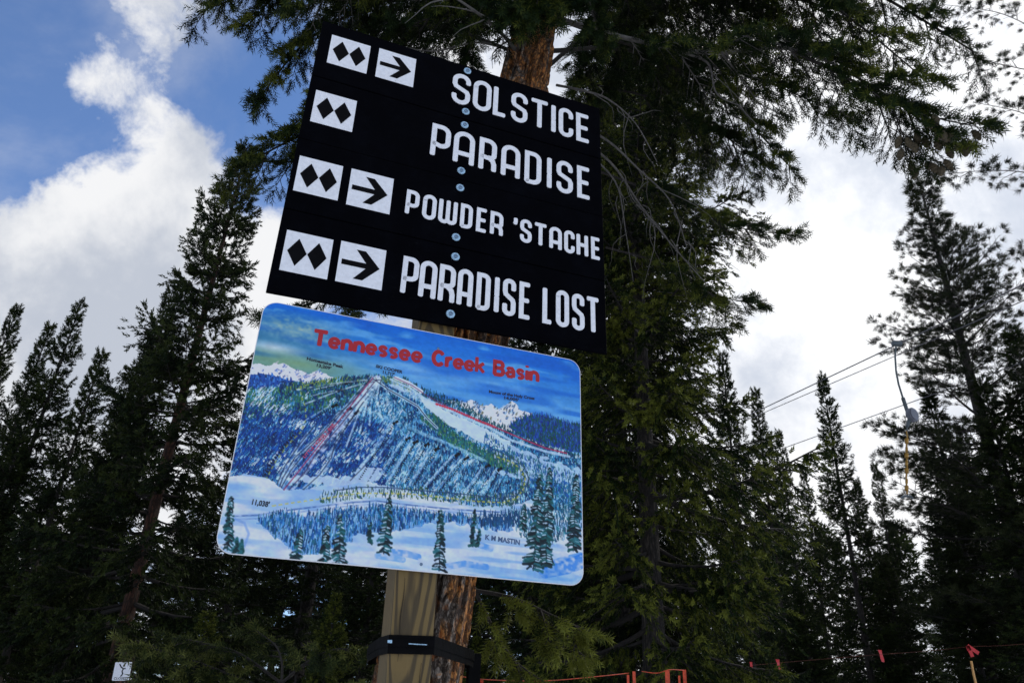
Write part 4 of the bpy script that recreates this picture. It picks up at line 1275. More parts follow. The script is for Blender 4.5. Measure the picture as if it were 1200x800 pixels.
def tp(px, py, depth=2.72): return at(px, py, depth)
NB = [  # control points (x, y in the photograph, metres ahead), limb radius, reach of side boughs, hang
    (((640, -120, 2.7), (470, -70, 2.6), (330, -20, 2.5), (238, 12, 2.45)), .016, .26, .35),
    (((632, -60, 2.7), (480, -10, 2.9), (370, 40, 2.9), (300, 120, 2.85)), .014, .28, .45),
    (((625, 0, 2.75), (520, -30, 2.5), (430, -30, 2.4), (345, 15, 2.35)), .012, .24, .3),
    (((612, 110, 2.8), (480, 110, 3.0), (350, 160, 3.1), (268, 205, 3.1)), .013, .30, .30),
    (((600, 190, 2.8), (470, 190, 3.2), (370, 190, 3.3), (300, 190, 3.3)), .011, .30, .35),
    (((590, 260, 2.8), (470, 300, 3.1), (380, 350, 3.2), (310, 372, 3.2)), .010, .20, .25),
    (((640, -30, 2.9), (560, 10, 3.1), (480, 40, 3.1), (410, 20, 3.1)), .012, .35, .3),
    (((655, 22, 2.7), (730, 44, 2.65), (830, 62, 2.55), (930, 58, 2.45), (1020, 100, 2.4), (1110, 165, 2.35)), .014, .34, .35),
    (((650, -60, 2.7), (780, -40, 2.6), (900, -10, 2.5), (1010, 20, 2.5)), .016, .42, .4),
    (((650, -120, 2.7), (820, -80, 2.5), (1000, -20, 2.4), (1140, 60, 2.35)), .016, .34, .35),
    (((645, 60, 2.85), (740, 60, 3.0), (840, 110, 3.0), (930, 200, 3.0)), .013, .30, .35),
    (((640, 80, 3.0), (720, 20, 3.3), (800, 20, 3.5), (880, 40, 3.5)), .013, .42, .35),
    (((655, -40, 2.9), (700, -10, 3.2), (760, 50, 3.4), (790, 110, 3.4)), .012, .42, .35),
    (((640, -100, 2.9), (760, -90, 3.0), (900, -60, 3.0), (1040, -20, 2.9)), .012, .40, .35),
    (((655, -70, 2.5), (560, -60, 2.3), (480, -50, 2.2), (420, -35, 2.2)), .012, .26, .3),
    (((930, 60, 2.46), (990, 90, 2.35), (1070, 130, 2.3), (1150, 150, 2.3)), .008, .24, .5),
    (((640, -160, 2.7), (500, -120, 2.6), (380, -60, 2.6), (290, 30, 2.6)), .014, .30, .5),
    (((645, -20, 2.75), (740, -10, 2.8), (860, 10, 2.8), (960, 60, 2.75)), .012, .36, .45),
    (((645, 20, 2.8), (760, 60, 2.9), (880, 90, 2.9), (1000, 140, 2.8)), .010, .26, .45),
    (((640, -80, 2.8), (740, -60, 2.9), (820, -10, 3.1), (880, 90, 3.2)), .012, .40, .35),
    (((600, 60, 2.8), (500, 30, 2.9), (420, 70, 3.0), (345, 150, 3.0)), .010, .26, .5),
    (((620, -60, 2.7), (520, -40, 2.8), (440, -20, 2.9), (370, 30, 2.9)), .010, .30, .5),
    (((630, -90, 2.6), (470, -90, 2.5), (330, -50, 2.4), (262, -10, 2.4)), .010, .26, .5),
    (((640, 10, 2.9), (580, -10, 3.2), (520, 20, 3.3), (470, 50, 3.3)), .010, .30, .4),
    (((660, -60, 3.3), (560, -30, 3.4), (480, 10, 3.5), (400, 60, 3.6)), .010, .40, .4),
    (((650, -130, 3.2), (580, -90, 3.1), (510, -50, 3.0), (430, -10, 3.0)), .010, .40, .5),
    (((660, -60, 2.5), (640, -30, 2.4), (615, -5, 2.35), (590, 22, 2.3)), .007, .26, .5),
    (((720, -80, 3.3), (710, -20, 3.3), (690, 50, 3.3), (672, 105, 3.3)), .008, .34, .45),
    (((700, -60, 3.4), (740, 0, 3.4), (730, 70, 3.4), (700, 120, 3.4)), .008, .34, .45),
    (((560, -40, 3.3), (560, 0, 3.3), (555, 40, 3.3), (545, 75, 3.3)), .008, .34, .45),
    (((640, -70, 2.45), (650, -40, 2.35), (652, -12, 2.3), (648, 14, 2.28)), .006, .24, .5),
    (((600, -80, 2.4), (606, -45, 2.3), (612, -20, 2.25), (606, 10, 2.2)), .006, .24, .5),
    (((690, -90, 2.4), (660, -50, 2.3), (640, -20, 2.25), (628, 8, 2.2)), .006, .22, .5),
    (((560, -90, 2.5), (570, -50, 2.4), (575, -20, 2.35), (560, 20, 2.3)), .006, .24, .5),
    (((650, -60, 2.6), (680, -30, 2.5), (690, 0, 2.45), (700, 40, 2.4)), .007, .22, .5),
    (((700, 200, 3.6), (780, 230, 3.5), (860, 265, 3.4), (925, 275, 3.4)), .008, .24, .25),
    (((710, 290, 3.8), (780, 310, 3.7), (840, 345, 3.6), (885, 356, 3.6)), .007, .24, .25),
    (((700, 100, 3.5), (780, 120, 3.4), (850, 160, 3.3), (905, 205, 3.3)), .008, .32, .35),
    (((700, 30, 3.6), (760, 60, 3.7), (800, 120, 3.8), (830, 190, 3.8)), .008, .45, .4),
    (((610, 60, 2.75), (560, 20, 2.6), (510, 20, 2.5), (460, 40, 2.5)), .008, .22, .35),
    (((650, -80, 2.6), (860, -60, 2.4), (980, 10, 2.3), (1080, 90, 2.3)), .011, .30, .5),
]
cone_pts = []
for k, (ps, rad, half, hang) in enumerate(NB):
    near_branch(40 + k, [tp(*p) for p in ps], rad, half, hang, K=32, tint=.24, wood=M_DEAD if k in (2, 7) else M_TWIG)  # low tint puts the overhead shade into the needle colour
    if k in (7, 15):
        e = np.array(tp(*ps[-1]))
        cone_pts += [q for q in limb_shoots[0] if np.linalg.norm(q - e) < .32 and q[2] < e[2] + .02]
# cones on the tips of the big limb
cb = []
R = np.random.RandomState(4)
M_CONE = simple('spruce_cone', (.07, .055, .03), .8, var=.5, scale=80, bump=.6)
def cone_data():
    V, F = [], []
    n, m_ = 9, 12
    for i in range(n):
        t = i / (n - 1)
        r = .012 * (sin(pi * min(1, t * .9 + .08)) ** .7) * (1 + .25 * (i % 2))
        for j in range(m_):
            a = 2 * pi * (j + .5 * (i % 2)) / m_
            V.append((r * cos(a) * (1 + .12 * (j % 2)), r * sin(a) * (1 + .12 * (j % 2)), -t * .055))
    for i in range(n - 1):
        for j in range(m_):
            a, b = i * m_ + j, i * m_ + (j + 1) % m_
            F.append((a, b, b + m_, a + m_))
    return py_mesh('cone', V, F)
cone_me = cone_data(); cone_me.materials.append(M_CONE)
for k in range(26):
    p = cone_pts[R.randint(len(cone_pts))] - np.array([0, 0, .015])
    o = bpy.data.objects.new('cone', cone_me); COL.objects.link(o); o.parent = host
    o.location = Vector(p) - foot
    o.rotation_euler = (R.randn() * .3, R.randn() * .3, R.rand() * 6)

# low boughs to the right of the post, sunlight put into their high tint
near_branch(70, [tp(545, 690, 2.9), tp(600, 700, 2.9), tp(650, 722, 2.85), tp(692, 740, 2.85)], .009, .17, .45, tint=.72)
near_branch(71, [tp(548, 670, 2.9), tp(570, 720, 2.9), tp(600, 770, 2.9), tp(640, 800, 2.9)], .008, .16, .4, tint=.7)

# young spruce close by at the lower left, its boughs coloured as sunlit, crossing the bottom of the picture
yr = at(330, 900, 3.9)
yf = Vector((yr.x, yr.y, gz(yr.x, yr.y)))
ys = empty('young_spruce', yf)
tag(ys, 'young spruce with the brightest yellow green boughs, reaching across the bottom left', 'tree')
link('trunk', trunk_mesh(max(.6, at(330, 790, 3.9).z - yf.z), .035, np.random.RandomState(15)), ys, M_BARK)
lit = needle_mat('young_spruce_lit_needles', (.004, .010, .004), (.024, .036, .010), (.17, .18, .045))  # light end of the ramp paints sunshine on these needles
for k, ps in enumerate([((330, 815, 3.9), (270, 790, 3.8), (210, 768, 3.7), (150, 752, 3.6)), ((330, 800, 3.9), (280, 765, 3.9), (235, 752, 3.9), (200, 745, 3.9)),
                        ((330, 800, 3.9), (360, 775, 3.8), (395, 760, 3.7), (440, 765, 3.7)), ((330, 800, 3.9), (330, 775, 4.0), (322, 755, 4.1), (300, 738, 4.2)),
                        ((330, 830, 3.9), (250, 815, 3.7), (200, 805, 3.6), (170, 800, 3.5)), ((330, 830, 3.9), (380, 810, 3.7), (420, 800, 3.6), (450, 805, 3.6))]):
    near_branch(120 + k, [at(*p) for p in ps], .007, .17, .3, K=30, tint=.33, parent=ys, origin=yf, mat=lit)
def dead(ps, rad, n, seed, parent=host, origin=foot):
    R = np.random.RandomState(seed)
    pts = bez([np.array(tp(*p)) - np.array(origin) for p in ps])
    limb = link('dead_branch', tube_data(pts, [rad * (1 - .75 * i / (len(pts) - 1)) for i in range(len(pts))], 7), parent, M_DEAD)
    for i in range(n):
        k = int(len(pts) * (.2 + .75 * R.rand())); k = min(k, len(pts) - 1)
        T_ = pts[k] - pts[k - 1]; T_ /= np.linalg.norm(T_)
        d = T_ + R.randn(3) * .55 + np.array([0, 0, -.35])
        d /= np.linalg.norm(d)
        l = .10 + .22 * R.rand()
        q = [pts[k] + d * l * u + np.array([.02 * sin(u * 5 + i), 0, -.08 * u * u * l / .2]) for u in np.linspace(0, 1, 6)]
        link('dead_twig', tube_data(q, [rad * .4 * (1 - .8 * u / 5) for u in range(6)], 5), limb, M_DEAD)
dead([(604, 58, 2.62), (582, 34, 2.4), (552, 10, 2.2), (515, -14, 2.05)], .011, 4, 1)
dead([(652, 100, 2.75), (690, 108, 2.7), (715, 118, 2.7), (745, 145, 2.7), (770, 190, 2.7)], .007, 7, 2)
dead([(660, 150, 2.9), (715, 190, 2.95), (750, 240, 3.0), (790, 290, 3.0), (830, 335, 3.0)], .007, 10, 3)
dead([(665, 140, 2.8), (712, 165, 2.85), (750, 200, 2.9), (785, 235, 2.9), (805, 290, 2.9)], .007, 8, 4)
dead([(690, 180, 2.9), (722, 215, 2.9), (733, 270, 2.9), (742, 330, 2.9)], .005, 5, 5)
dead([(800, 62, 2.6), (830, 75, 2.6), (840, 110, 2.6), (870, 125, 2.6)], .007, 5, 7)
dead([(600, 60, 2.7), (560, 50, 2.6), (510, 60, 2.55), (470, 55, 2.5)], .007, 6, 8)

# ---- rubber strap round post and trunk
strap = empty('strap')
strap.matrix_world = F_MAP @ Matrix.Translation((.0165, 0, -.578))
tag(strap, 'black rubber strap tying the timber post to the tree trunk', 'strap')
_inv = strap.matrix_world.inverted()
_zc = (F_MAP @ Vector((0, 0, -.578))).z
_tc = _inv @ trunk_pt(_zc)
def hull(pts):
    pts = sorted(set(pts))
    def half_(ps):
        h = []
        for p in ps:
            while len(h) > 1 and (h[-1][0] - h[-2][0]) * (p[1] - h[-2][1]) - (h[-1][1] - h[-2][1]) * (p[0] - h[-2][0]) <= 0: h.pop()
            h.append(p)
        return h[:-1]
    return half_(pts) + half_(pts[::-1])
def band(z0, z1, off):
    out_ = [(-.0645, .013), (.0645, .013), (.0645, .14), (-.0645, .14)]
    out_ += [(_tc.x + .168 * cos(t), _tc.y + .168 * sin(t)) for t in np.linspace(0, 2 * pi, 30)[:-1]]
    out_ = hull(out_)
    V, F = [], []
    n = len(out_)
    cx = sum(p[0] for p in out_) / n; cy = sum(p[1] for p in out_) / n
    for rr in (0, off):
        for z in (z0, z1):
            for i, (x_, y_) in enumerate(out_):
                dx, dy = x_ - cx, y_ - cy
                l = math.hypot(dx, dy)
                wz = .004 * sin(i * 1.7)
                V.append((x_ + dx / l * rr, y_ + dy / l * rr, z + wz))
    for i in range(n):
        j = (i + 1) % n
        F += [(i, j, n + j, n + i), (2 * n + j, 2 * n + i, 3 * n + i, 3 * n + j), (n + i, n + j, 3 * n + j, 3 * n + i), (j, i, 2 * n + i, 2 * n + j)]
    return py_mesh('band', V, F)
bo = link('rubber_band', band(-.024, .024, .004), strap, M_RUBBER)
bo2 = link('rubber_band', band(-.006, .014, .007), strap, M_RUBBER)
tl_ = link('strap_tail', box_data(-.022, .022, -.012, .012, -.22, .02, .004), strap, M_RUBBER)
tl_.location = (_tc.x + .185, _tc.y + .01, 0)
link('strap_glint', box_data(-.012, .040, -.002, .004, .002, .0045, .001), strap, M_ZINC)  # thin pale sliver standing in for a glint of light on the rubber
link('strap_glint_left', box_data(-.070, -.058, .0, .006, .002, .010, .001), strap, M_ZINC)  # second modelled glint, at the left corner of the strap

# ------------------------------------------------------------------ the surrounding trees
G_LIT = (M_BARK, M_TWIG, M_NEEDLE_LIT)  # tree materials whose needles carry painted sunlight
# second near spruce, right of the signs, its tip above the frame
K_N = spruce(21, 9, 1.15, base=.06, whorl=.20, per=6, unit=.075, shoot=.11, K=13, gaps=.12, power=.33, hang=.45, tint=.46, wid=.14, dens=1.0, lo_pitch=-24, hi_pitch=20, blade=.34)
def rooted(kind, name, px, py, depth, H, rscale, rz, label, cat='tree', group=None, mats=None):
    p = at(px, py, depth)
    return place_tree(kind, name, (p.x, p.y, gz(p.x, p.y)), H, rscale, rz, label, cat, group, mats)
rooted(K_N, 'spruce_tree', 766, 740, 4.9, 7.8, .74, 1.0, 'bushy sunlit spruce just right of the two signs, filling the space beside the map', mats=G_LIT)
rooted(K_N, 'spruce_tree', 735, 760, 6.3, 8.0, .7, 3.2, 'dark spruce behind the right edge of the map board, half hidden by the bushy one')

T = stand
T(K_A, 'spruce_tree', 291, 168, 7.6, .72, .4, 'tall dark spruce with a reddish trunk, tip reaching up beside the black sign', mats=(M_BARKRED, M_TWIG, M_NEEDLE))
T(K_B, 'spruce_tree', 205, 332, 9.5, .72, 2.0, 'spruce with a blunt tip just left of the tall red trunked spruce')
T(K_C, 'spruce_tree', 181, 395, 11.5, .7, 3.0, 'thin spruce peak poking out between the two left groups of trees')
T(K_B, 'spruce_tree', 97, 349, 9.0, .66, 4.0, 'slender spruce with a slanting pointed tip in the left group of trees')
T(K_C, 'spruce_tree', 60, 380, 10.5, .6, .8, 'spruce between the leftmost tree and the slanting pointed one')
T(K_A, 'spruce_tree', 22, 358, 9.5, .55, 5.0, 'leftmost spruce with its tip against the cloud at the left edge')
T(K_C, 'spruce_tree', 121, 412, 8.0, .70, 1.4, 'short narrow spruce rising right of the slanting pointed tip')
T(K_B, 'spruce_tree', -45, 400, 8.0, 1.0, 2.4, 'spruce cut off by the left edge of the picture')
T(K_A, 'spruce_tree', 150, 500, 10.5, .95, 3.4, 'low bushy spruce in shade at the foot of the red trunked spruce')
T(K_B, 'spruce_tree', 30, 500, 8.6, 1.0, 1.9, 'low dark spruce in the bottom left corner')
T(K_A, 'spruce_tree', 330, 400, 10.5, .8, 2.7, 'dense spruce behind the left edge of the map board')
T(K_B, 'spruce_tree', 415, 350, 12.0, 1.1, .2, 'spruce hidden behind the map board, its tip showing in the gap between the signs')
T(K_C, 'spruce_tree', 885, 456, 15, .62, .5, 'thin dark spruce with a ragged tip under the lift cables')
T(K_C, 'spruce_tree', 846, 415, 9.5, .62, 4.5, 'spruce whose feathery tip touches the right side of the bushy spruce')
T(K_D, 'spruce_tree', 912, 505, 20, .62, 1.5, 'dark spruce behind the thin ragged one, crossed by the lower lift cable')
T(K_D, 'spruce_tree', 963, 440, 16, .68, 2.2, 'pointed narrow spruce standing alone against the sky in the gap on the right')
T(K_D, 'spruce_tree', 940, 545, 21, .6, 5.3, 'small thin spruce left of the pointed narrow one')
T(K_D, 'spruce_tree', 1003, 562, 21, .7, 3.1, 'small spruce between the pointed narrow spruce and the lift hanger')
T(K_D, 'spruce_tree', 1024, 543, 19, .65, 4.4, 'slim spruce with a bare spire left of the hanging yellow bar')
T(K_B, 'spruce_tree', 640, 180, 7.5, .9, 2.9, 'dark spruce directly behind the black sign, showing only in the gap above the map')
T(K_P, 'pine_tree', 1077, 212, 14, 1.12, 2.5, 'tall open crowned pine with a bare dark trunk at the right', mats=(M_BARK, M_TWIG, M_PINE))
T(K_E, 'spruce_tree', 1086, 455, 15.5, 1.0, .9, 'dark dense spruce behind the grey lift spring box')
T(K_D, 'spruce_tree', 1125, 500, 18, .9, 5.9, 'spruce half hidden behind the trunk of the tall pine')
T(K_E, 'spruce_tree', 1185, 385, 12.5, 1.1, 1.2, 'dense spruce at the right edge of the picture beside the pine trunk')
T(K_C, 'spruce_tree', 1150, 445, 13, 1.0, 3.9, 'ragged spruce between the pine trunk and the right edge')
T(K_A, 'spruce_tree', 880, 640, 11.0, .6, 3.3, 'low spreading spruce at the bottom right of the bushy spruce', mats=G_LIT)
T(K_B, 'spruce_tree', 700, 560, 8.0, 1.1, .7, 'shaded spruce low behind the right corner of the map board')
T(K_B, 'spruce_tree', 450, 560, 8.5, 1.2, 5.1, 'shaded spruce behind the post and the lower edge of the map')
T(K_A, 'young_spruce', 395, 694, 6.2, .9, 2.2, 'young spruce with light tips under the lower left corner of the map', mats=G_LIT)
T(K_A, 'young_spruce', 245, 716, 6.6, 1.3, 4.2, 'young spruce with bright lit twigs beside the small closed notice', mats=G_LIT)
T(K_A, 'young_spruce', 560, 745, 6.5, .9, 1.2, 'young spruce under the right half of the map board', mats=G_LIT)

R = np.random.RandomState(31)
for k in range(30):
    px = -80 + 1380 * (k + .5 * R.rand()) / 30
    dep = 12 + 16 * R.rand()
    py = 560 + 90 * R.rand()
    if px > 850: py += 60
    where = ('behind the left hand trees' if px < 300 else 'behind the map board and the post' if px < 700 else 'behind the pointed right hand trees')
    T([K_C, K_D, K_E, K_B][k % 4], 'spruce_tree', px, py, dep, 1.2 + .3 * R.rand(), R.rand() * 6, 'dark spruce crowded low in the shaded stand ' + where, group='shaded spruces ' + where)

# far wood: reads as one mass between the trunks
def far_wood():
    R = np.random.RandomState(9)
    src = []
    for sd_ in (61, 62):
        kk = spruce(sd_, 11, 1.7, base=.03, whorl=.55, per=5, unit=.36, shoot=.55, K=5, gaps=.1, wid=.22, power=.7, blade=.5)
        me = kk['crown']
        co = np.empty(len(me.vertices) * 3, np.float32); me.vertices.foreach_get('co', co)
        ti = np.empty(len(me.vertices), np.float32); me.attributes['tint'].data.foreach_get('value', ti)
        src.append((co.reshape(-1, 3), ti))
        for d_ in (kk['crown'], kk['branches'], kk['trunk']): bpy.data.meshes.remove(d_)
    Vs, Ts = [], []
    for k in range(38):
        d = 34 + 60 * R.rand()
        x_ = (-1 + 2 * (k + R.rand()) / 38) * d * .95
        co, ti = src[k % 2]
        a = R.rand() * 6.28
        c, s_ = cos(a), sin(a)
        q = co * (.75 + .35 * R.rand())
        Vs.append(np.stack([q[:, 0] * c - q[:, 1] * s_ + x_, q[:, 0] * s_ + q[:, 1] * c + d, q[:, 2] + gz(x_, d)], 1)); Ts.append(ti)
    V = np.concatenate(Vs)
    me = np_mesh('distant_forest', V, np.arange(len(V)).reshape(-1, 3))
    a_ = me.attributes.new('tint', 'FLOAT', 'POINT')
    a_.data.foreach_set('value', np.concatenate(Ts))
    return me
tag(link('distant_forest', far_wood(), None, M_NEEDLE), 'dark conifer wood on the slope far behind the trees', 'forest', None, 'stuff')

# pine outside the right edge whose twigs reach into the top right corner
pt = at(1430, 400, 5.3)
pf = Vector((pt.x, pt.y, gz(pt.x, pt.y)))
pine = empty('pine_tree', pf)
tag(pine, 'airy pine whose thin twigs reach in at the top right corner', 'tree')
link('trunk', trunk_mesh(9, .13, np.random.RandomState(5)), pine, M_BARK)
for k, ps in enumerate([
        ((1320, 60, 5.2), (1230, 40, 5.1), (1170, 15, 5.0), (1100, 5, 4.9)), ((1320, 110, 5.2), (1240, 90, 5.0), (1170, 75, 5.0), (1105, 60, 5.0)),
        ((1320, 170, 5.2), (1250, 150, 5.1), (1190, 130, 5.0), (1140, 120, 5.0)), ((1320, 260, 5.2), (1250, 215, 5.1), (1180, 200, 5.0), (1095, 205, 5.0)),
        ((1370, 60, 5.4), (1440, 50, 5.5), (1530, 20, 5.6)), ((1390, 170, 5.3), (1470, 160, 5.2), (1560, 140, 5.1)), ((1380, -30, 5.2), (1430, -60, 5.1), (1500, -80, 5.0)), ((1400, 270, 5.4), (1480, 270, 5.5), (1570, 260, 5.6)),
        ((1320, 0, 5.2), (1230, -20, 5.1), (1160, -30, 5.0), (1080, -20, 4.9)), ((1320, 330, 5.2), (1280, 300, 5.1), (1240, 282, 5.0), (1205, 285, 5.0))]):
    w0 = at(*ps[0])
    near_branch(90 + k, [(pf.x, pf.y, w0.z - .05)] + [at(*p) for p in ps], .009, .17, .12, unit=.075, shoot=.075, K=24, parent=pine, origin=pf, mat=M_PINE, tuft=True, blade=.55, dens=.6, tint=.4, fork=.7)

# ------------------------------------------------------------------ drag lift
M_CABLE = simple('steel_cable', (.09, .09, .10), .5, .5)
M_STEEL = simple('grey_painted_steel', (.08, .10, .11), .6, .2, var=.2, scale=18)
M_BOX = simple('grey_plastic', (.13, .14, .17), .6, var=.15, scale=12)
M_YEL = simple('yellow_paint', (.30, .165, .02), .7, var=.25, scale=20)
def cable(a, b, sag, r, label):
    a, b = Vector(a), Vector(b)
    d = b - a
    a2, b2 = a - d * 1.6, b + d * 1.1
    pts = []
    for i in range(41):
        t = i / 40
        p = a2.lerp(b2, t)
        p.z -= sag * 4 * t * (1 - t) - sag * .8
        pts.append(p)
    o = link('lift_cable', tube_data(pts, r, 6), None, M_CABLE)
    tag(o, label, 'cable', 'lift cables above the trees')
    return o
cable(at(872, 489, 14), at(1200, 333, 7.5), .0, .009, 'upper lift cable, the darkest of the three')
cable(at(875, 492, 14.3), at(1200, 352, 7.8), .0, .0065, 'thin lift cable running close under the upper one')
cable(at(915, 526, 20), at(1046, 479, 15.5), .0, .0095, 'lowest lift cable crossing behind the pointed narrow spruce')
HD = 9.5
HQ = HD / 22.6
hb = at(1051, 402, HD)
tb = empty('t_bar_hanger', hb)
tag(tb, 'drag lift hanger with bent arm, grey spring box and yellow bar below the cable', 'lift hanger')
def hp(px, py, dd=0.0): return Vector(at(px, py, HD + dd)) - Vector(hb)
link('arm', tube_data([hp(1050, 404), hp(1049, 418), hp(1050, 434), hp(1053, 450), hp(1058, 466), hp(1061, 474)], .032 * HQ, 8), tb, M_STEEL)
g = link('cable_grip', box_data(-.16 * HQ, .16 * HQ, -.08 * HQ, .08 * HQ, -.06 * HQ, .10 * HQ, .02 * HQ), tb, M_STEEL)
g.location = hp(1051, 403)
def spring_box():
    bm = bmesh.new()
    bmesh.ops.create_cone(bm, cap_ends=True, segments=22, radius1=.235 * HQ, radius2=.235 * HQ, depth=.20 * HQ)
    bmesh.ops.bevel(bm, geom=[e for e in bm.edges if abs(e.verts[0].co.z - e.verts[1].co.z) < 1e-5], offset=.04 * HQ, segments=2, affect='EDGES')
    me = bpy.data.meshes.new('spring_box'); bm.to_mesh(me); bm.free()
    for p in me.polygons: p.use_smooth = False
    return me
sb = link('spring_box', spring_box(), tb, M_BOX)
sb.location = hp(1069, 486); sb.rotation_euler = (pi / 2, .3, .5)
bk = link('bracket', tube_data([hp(1058, 466), hp(1062, 478), hp(1066, 490), hp(1063, 500)], .06 * HQ, 8), tb, M_STEEL)
link('cord', tube_data([hp(1063, 498), hp(1063, 515)], .025 * HQ, 6), tb, M_STEEL)
pts = [hp(1062.5 + .6 * sin(i * .9), 505 + i * 4.6) for i in range(17)]
link('bar', tube_data(pts, .026 * HQ, 8), tb, M_YEL)
for i, yy in enumerate((514, 524, 531, 540, 549, 561, 569)):
    o = link('bar_sleeve', tube_data([hp(1062.4, yy), hp(1062.4, yy + 5)], (.042 if i % 2 else .06) * HQ, 8), tb, M_YEL)
link('cross_bar', tube_data([hp(1056, 583), hp(1060, 581), hp(1066, 581), hp(1070, 584)], .04 * HQ, 8), tb, M_STEEL)

# ------------------------------------------------------------------ small things low in the frame
M_ORANGE = simple('orange_plastic', (.50, .055, .015), .6, var=.35, scale=60)
M_ROPE2 = simple('faded_orange_rope', (.10, .018, .009), .8, var=.4, scale=4)
M_REDR = simple('red_ribbon', (.50, .015, .02), .5, var=.15)
M_POLE = simple('bamboo_pole', (.55, .30, .10), .6, var=.3, scale=12)
# notice
nd = 6.0
nc = at(143, 786, nd)
ngz = gz(nc.x, nc.y)
np_ = empty('notice_post', (at(151, 770, nd + .07).x, nd + .07, ngz))
tag(np_, 'brown wooden stake carrying the small white closed notice, bottom left', 'post')
Hn = at(150, 762, nd + .07).z - ngz
link('stake', tube_data([(0.0, 0, -.3), (0.0, 0, Hn * .5), (.0, 0, Hn)], .045, 9), np_, M_BARKRED)
nt_ = empty('closed_notice', nc)
nt_.rotation_euler = (0, -.05, .15)
nt_.scale = (.56, .56, .56)
tag(nt_, 'small white notice with a skier figure above the word CLOSED', 'sign')
v, f = plate(rrect(.205, .22, .012, 4), 0, .006)
link('board', py_mesh('board', v, f), nt_, M_WHITE)
text('lettering', 'CLOSED', nt_, M_INK, -.082, -.098, .165, .030, 0, .01, y=-.0016)
def fig():
    VV, FF = [], []
    for k, st in enumerate([[(-.02, .05), (.01, .03), (.0, .0), (.015, -.03), (-.005, -.06)], [(.01, .03), (.035, .035)], [(-.045, .085), (-.02, .05)]]):
        v, f = ribbon(st, .013, -.003 - .0003 * k, .002)
        o = len(VV); VV += v; FF += [tuple(i + o for i in q) for q in f]
    o = len(VV)
    VV += [(.012 + .013 * cos(i), -.0044, .068 + .013 * sin(i)) for i in np.linspace(0, 5.6, 9)]
    FF.append(tuple(range(o, o + 9)))
    return py_mesh('skier_figure', VV, FF)
link('skier_figure', fig(), nt_, M_INK)

def rope(ps, r, label, mat=M_ORANGE, n=6):
    pts = bez([np.array(at(*p)) for p in ps])
    tag(link('rope', tube_data(pts, r, 6), None, mat), label, 'rope')
rope([(540, 792, 3.0), (575, 796, 3.05), (640, 797, 3.2), (700, 792, 3.3), (737, 788, 3.4)], .0016, 'thin orange rope running from the post to the orange fence strips')
rope([(752, 786, 3.4), (770, 788, 3.4), (785, 784, 3.4), (803, 785, 3.5)], .0018, 'short orange rope looped across the tops of the orange strips')
rope([(880, 779, 8), (960, 772, 8.4), (1035, 766, 8.6), (1090, 762, 9), (1140, 757, 9), (1230, 752, 9), (1700, 715, 9)], .0016, 'faint orange rope strung low through the right hand trees', M_ROPE2)
def strip(px, y0, y1, depth, w, label, mat, cat, group, tilt=0.0, twist=0.0, name='fence_strip'):
    a = at(px, y0, depth); b = at(px + tilt, y1, depth)
    if y1 > 820:
        b = Vector((b.x, b.y, gz(b.x, b.y) - .05))
    n = 7
    V, F = [], []
    for i in range(n):
        t = i / (n - 1)
        p = a.lerp(b, t)
        ang = twist * t + .3 * sin(t * 5 + px)
        for s, q in ((-1, .0), (1, .0), (1, .004), (-1, .004)):
            V.append((p.x - a.x + s * w / 2 * cos(ang), p.y - a.y + q + s * w / 2 * sin(ang), p.z - a.z))
    for i in range(n - 1):
        for j in range(4):
            k = i * 4
            F.append((k + j, k + (j + 1) % 4, k + 4 + (j + 1) % 4, k + 4 + j))
    F += [(3, 2, 1, 0), (4 * n - 4, 4 * n - 3, 4 * n - 2, 4 * n - 1)]
    o = link(name, py_mesh(name, V, F), None, mat)
    o.location = a
    tag(o, label, cat, group)
    return o
gs = 'orange strips at the rope fence'
strip(736, 790, 830, 3.4, 0.0104, 'leftmost orange strip of the rope fence, thin and dim', M_ORANGE, 'fence', gs)
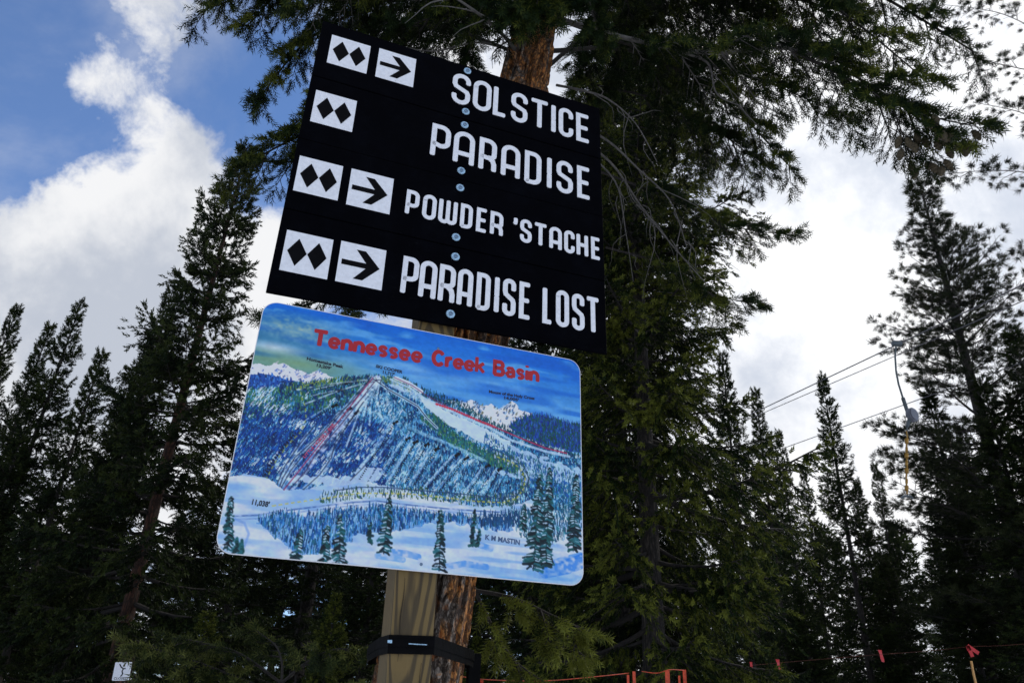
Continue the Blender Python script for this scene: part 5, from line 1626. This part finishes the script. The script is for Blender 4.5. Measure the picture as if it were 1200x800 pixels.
strip(743, 786, 830, 3.4, 0.0133, 'second orange strip of the rope fence, just right of the thin one', M_ORANGE, 'fence', gs, -1)
strip(782, 785, 830, 3.4, 0.0185, 'widest orange strip of the rope fence, at the left foot of the loop', M_ORANGE, 'fence', gs, -3)
strip(796, 791, 830, 3.4, 0.0081, 'short orange strip inside the right end of the loop', M_ORANGE, 'fence', gs)
strip(802, 784, 830, 3.5, 0.0141, 'rightmost orange strip of the rope fence', M_ORANGE, 'fence', gs, 1)
strip(563, 796, 806, 3.05, 0.0222, 'small orange tag knotted on the rope beside the timber post', M_ORANGE, 'tag', None, 0, 1.5, 'rope_tag')
gr = 'red ribbons tied to the rope'
strip(880, 775, 784, 8.0, 0.0285, 'small faint red ribbon, leftmost on the rope', M_REDR, 'ribbon', gr, 1, .5, 'ribbon')
strip(911, 772, 784, 8.1, 0.0399, 'red ribbon second from the left on the rope', M_REDR, 'ribbon', gr, 3, .8, 'ribbon')
strip(1031, 761, 775, 8.6, 0.0456, 'red ribbon left of the grey trunk on the rope', M_REDR, 'ribbon', gr, 4, .8, 'ribbon')
rb = empty('ribbon', at(1134, 756, 9))
tag(rb, 'brightest red ribbon with splayed tails, farthest right on the rope', 'ribbon', gr)
for dx, dy in ((6, 13), (13, 9), (2, 6)):
    a = Vector((0, 0, 0)); b = Vector(at(1134 + dx, 756 + dy, 9)) - Vector(at(1134, 756, 9))
    nrm = Vector((-b.z, 0, b.x)).normalized() * .02
    V = [a - nrm, a + nrm, b + nrm, b - nrm]
    V = V + [v_ + Vector((0, .006, 0)) for v_ in V]
    link('tail', py_mesh('tail', V, [(3, 2, 1, 0), (4, 5, 6, 7), (0, 1, 5, 4), (1, 2, 6, 5), (2, 3, 7, 6), (3, 0, 4, 7)]), rb, M_REDR)
pp = at(1138, 774, 8.8)
pz = gz(pp.x, pp.y)
pb = at(1141, 790, 8.8)
tag(link('marker_pole', tube_data([pp, pb, (pb.x + .06, pb.y, pz - .2)], .0125, 7), None, M_POLE), 'thin yellow bamboo pole under the brightest red ribbon', 'pole')
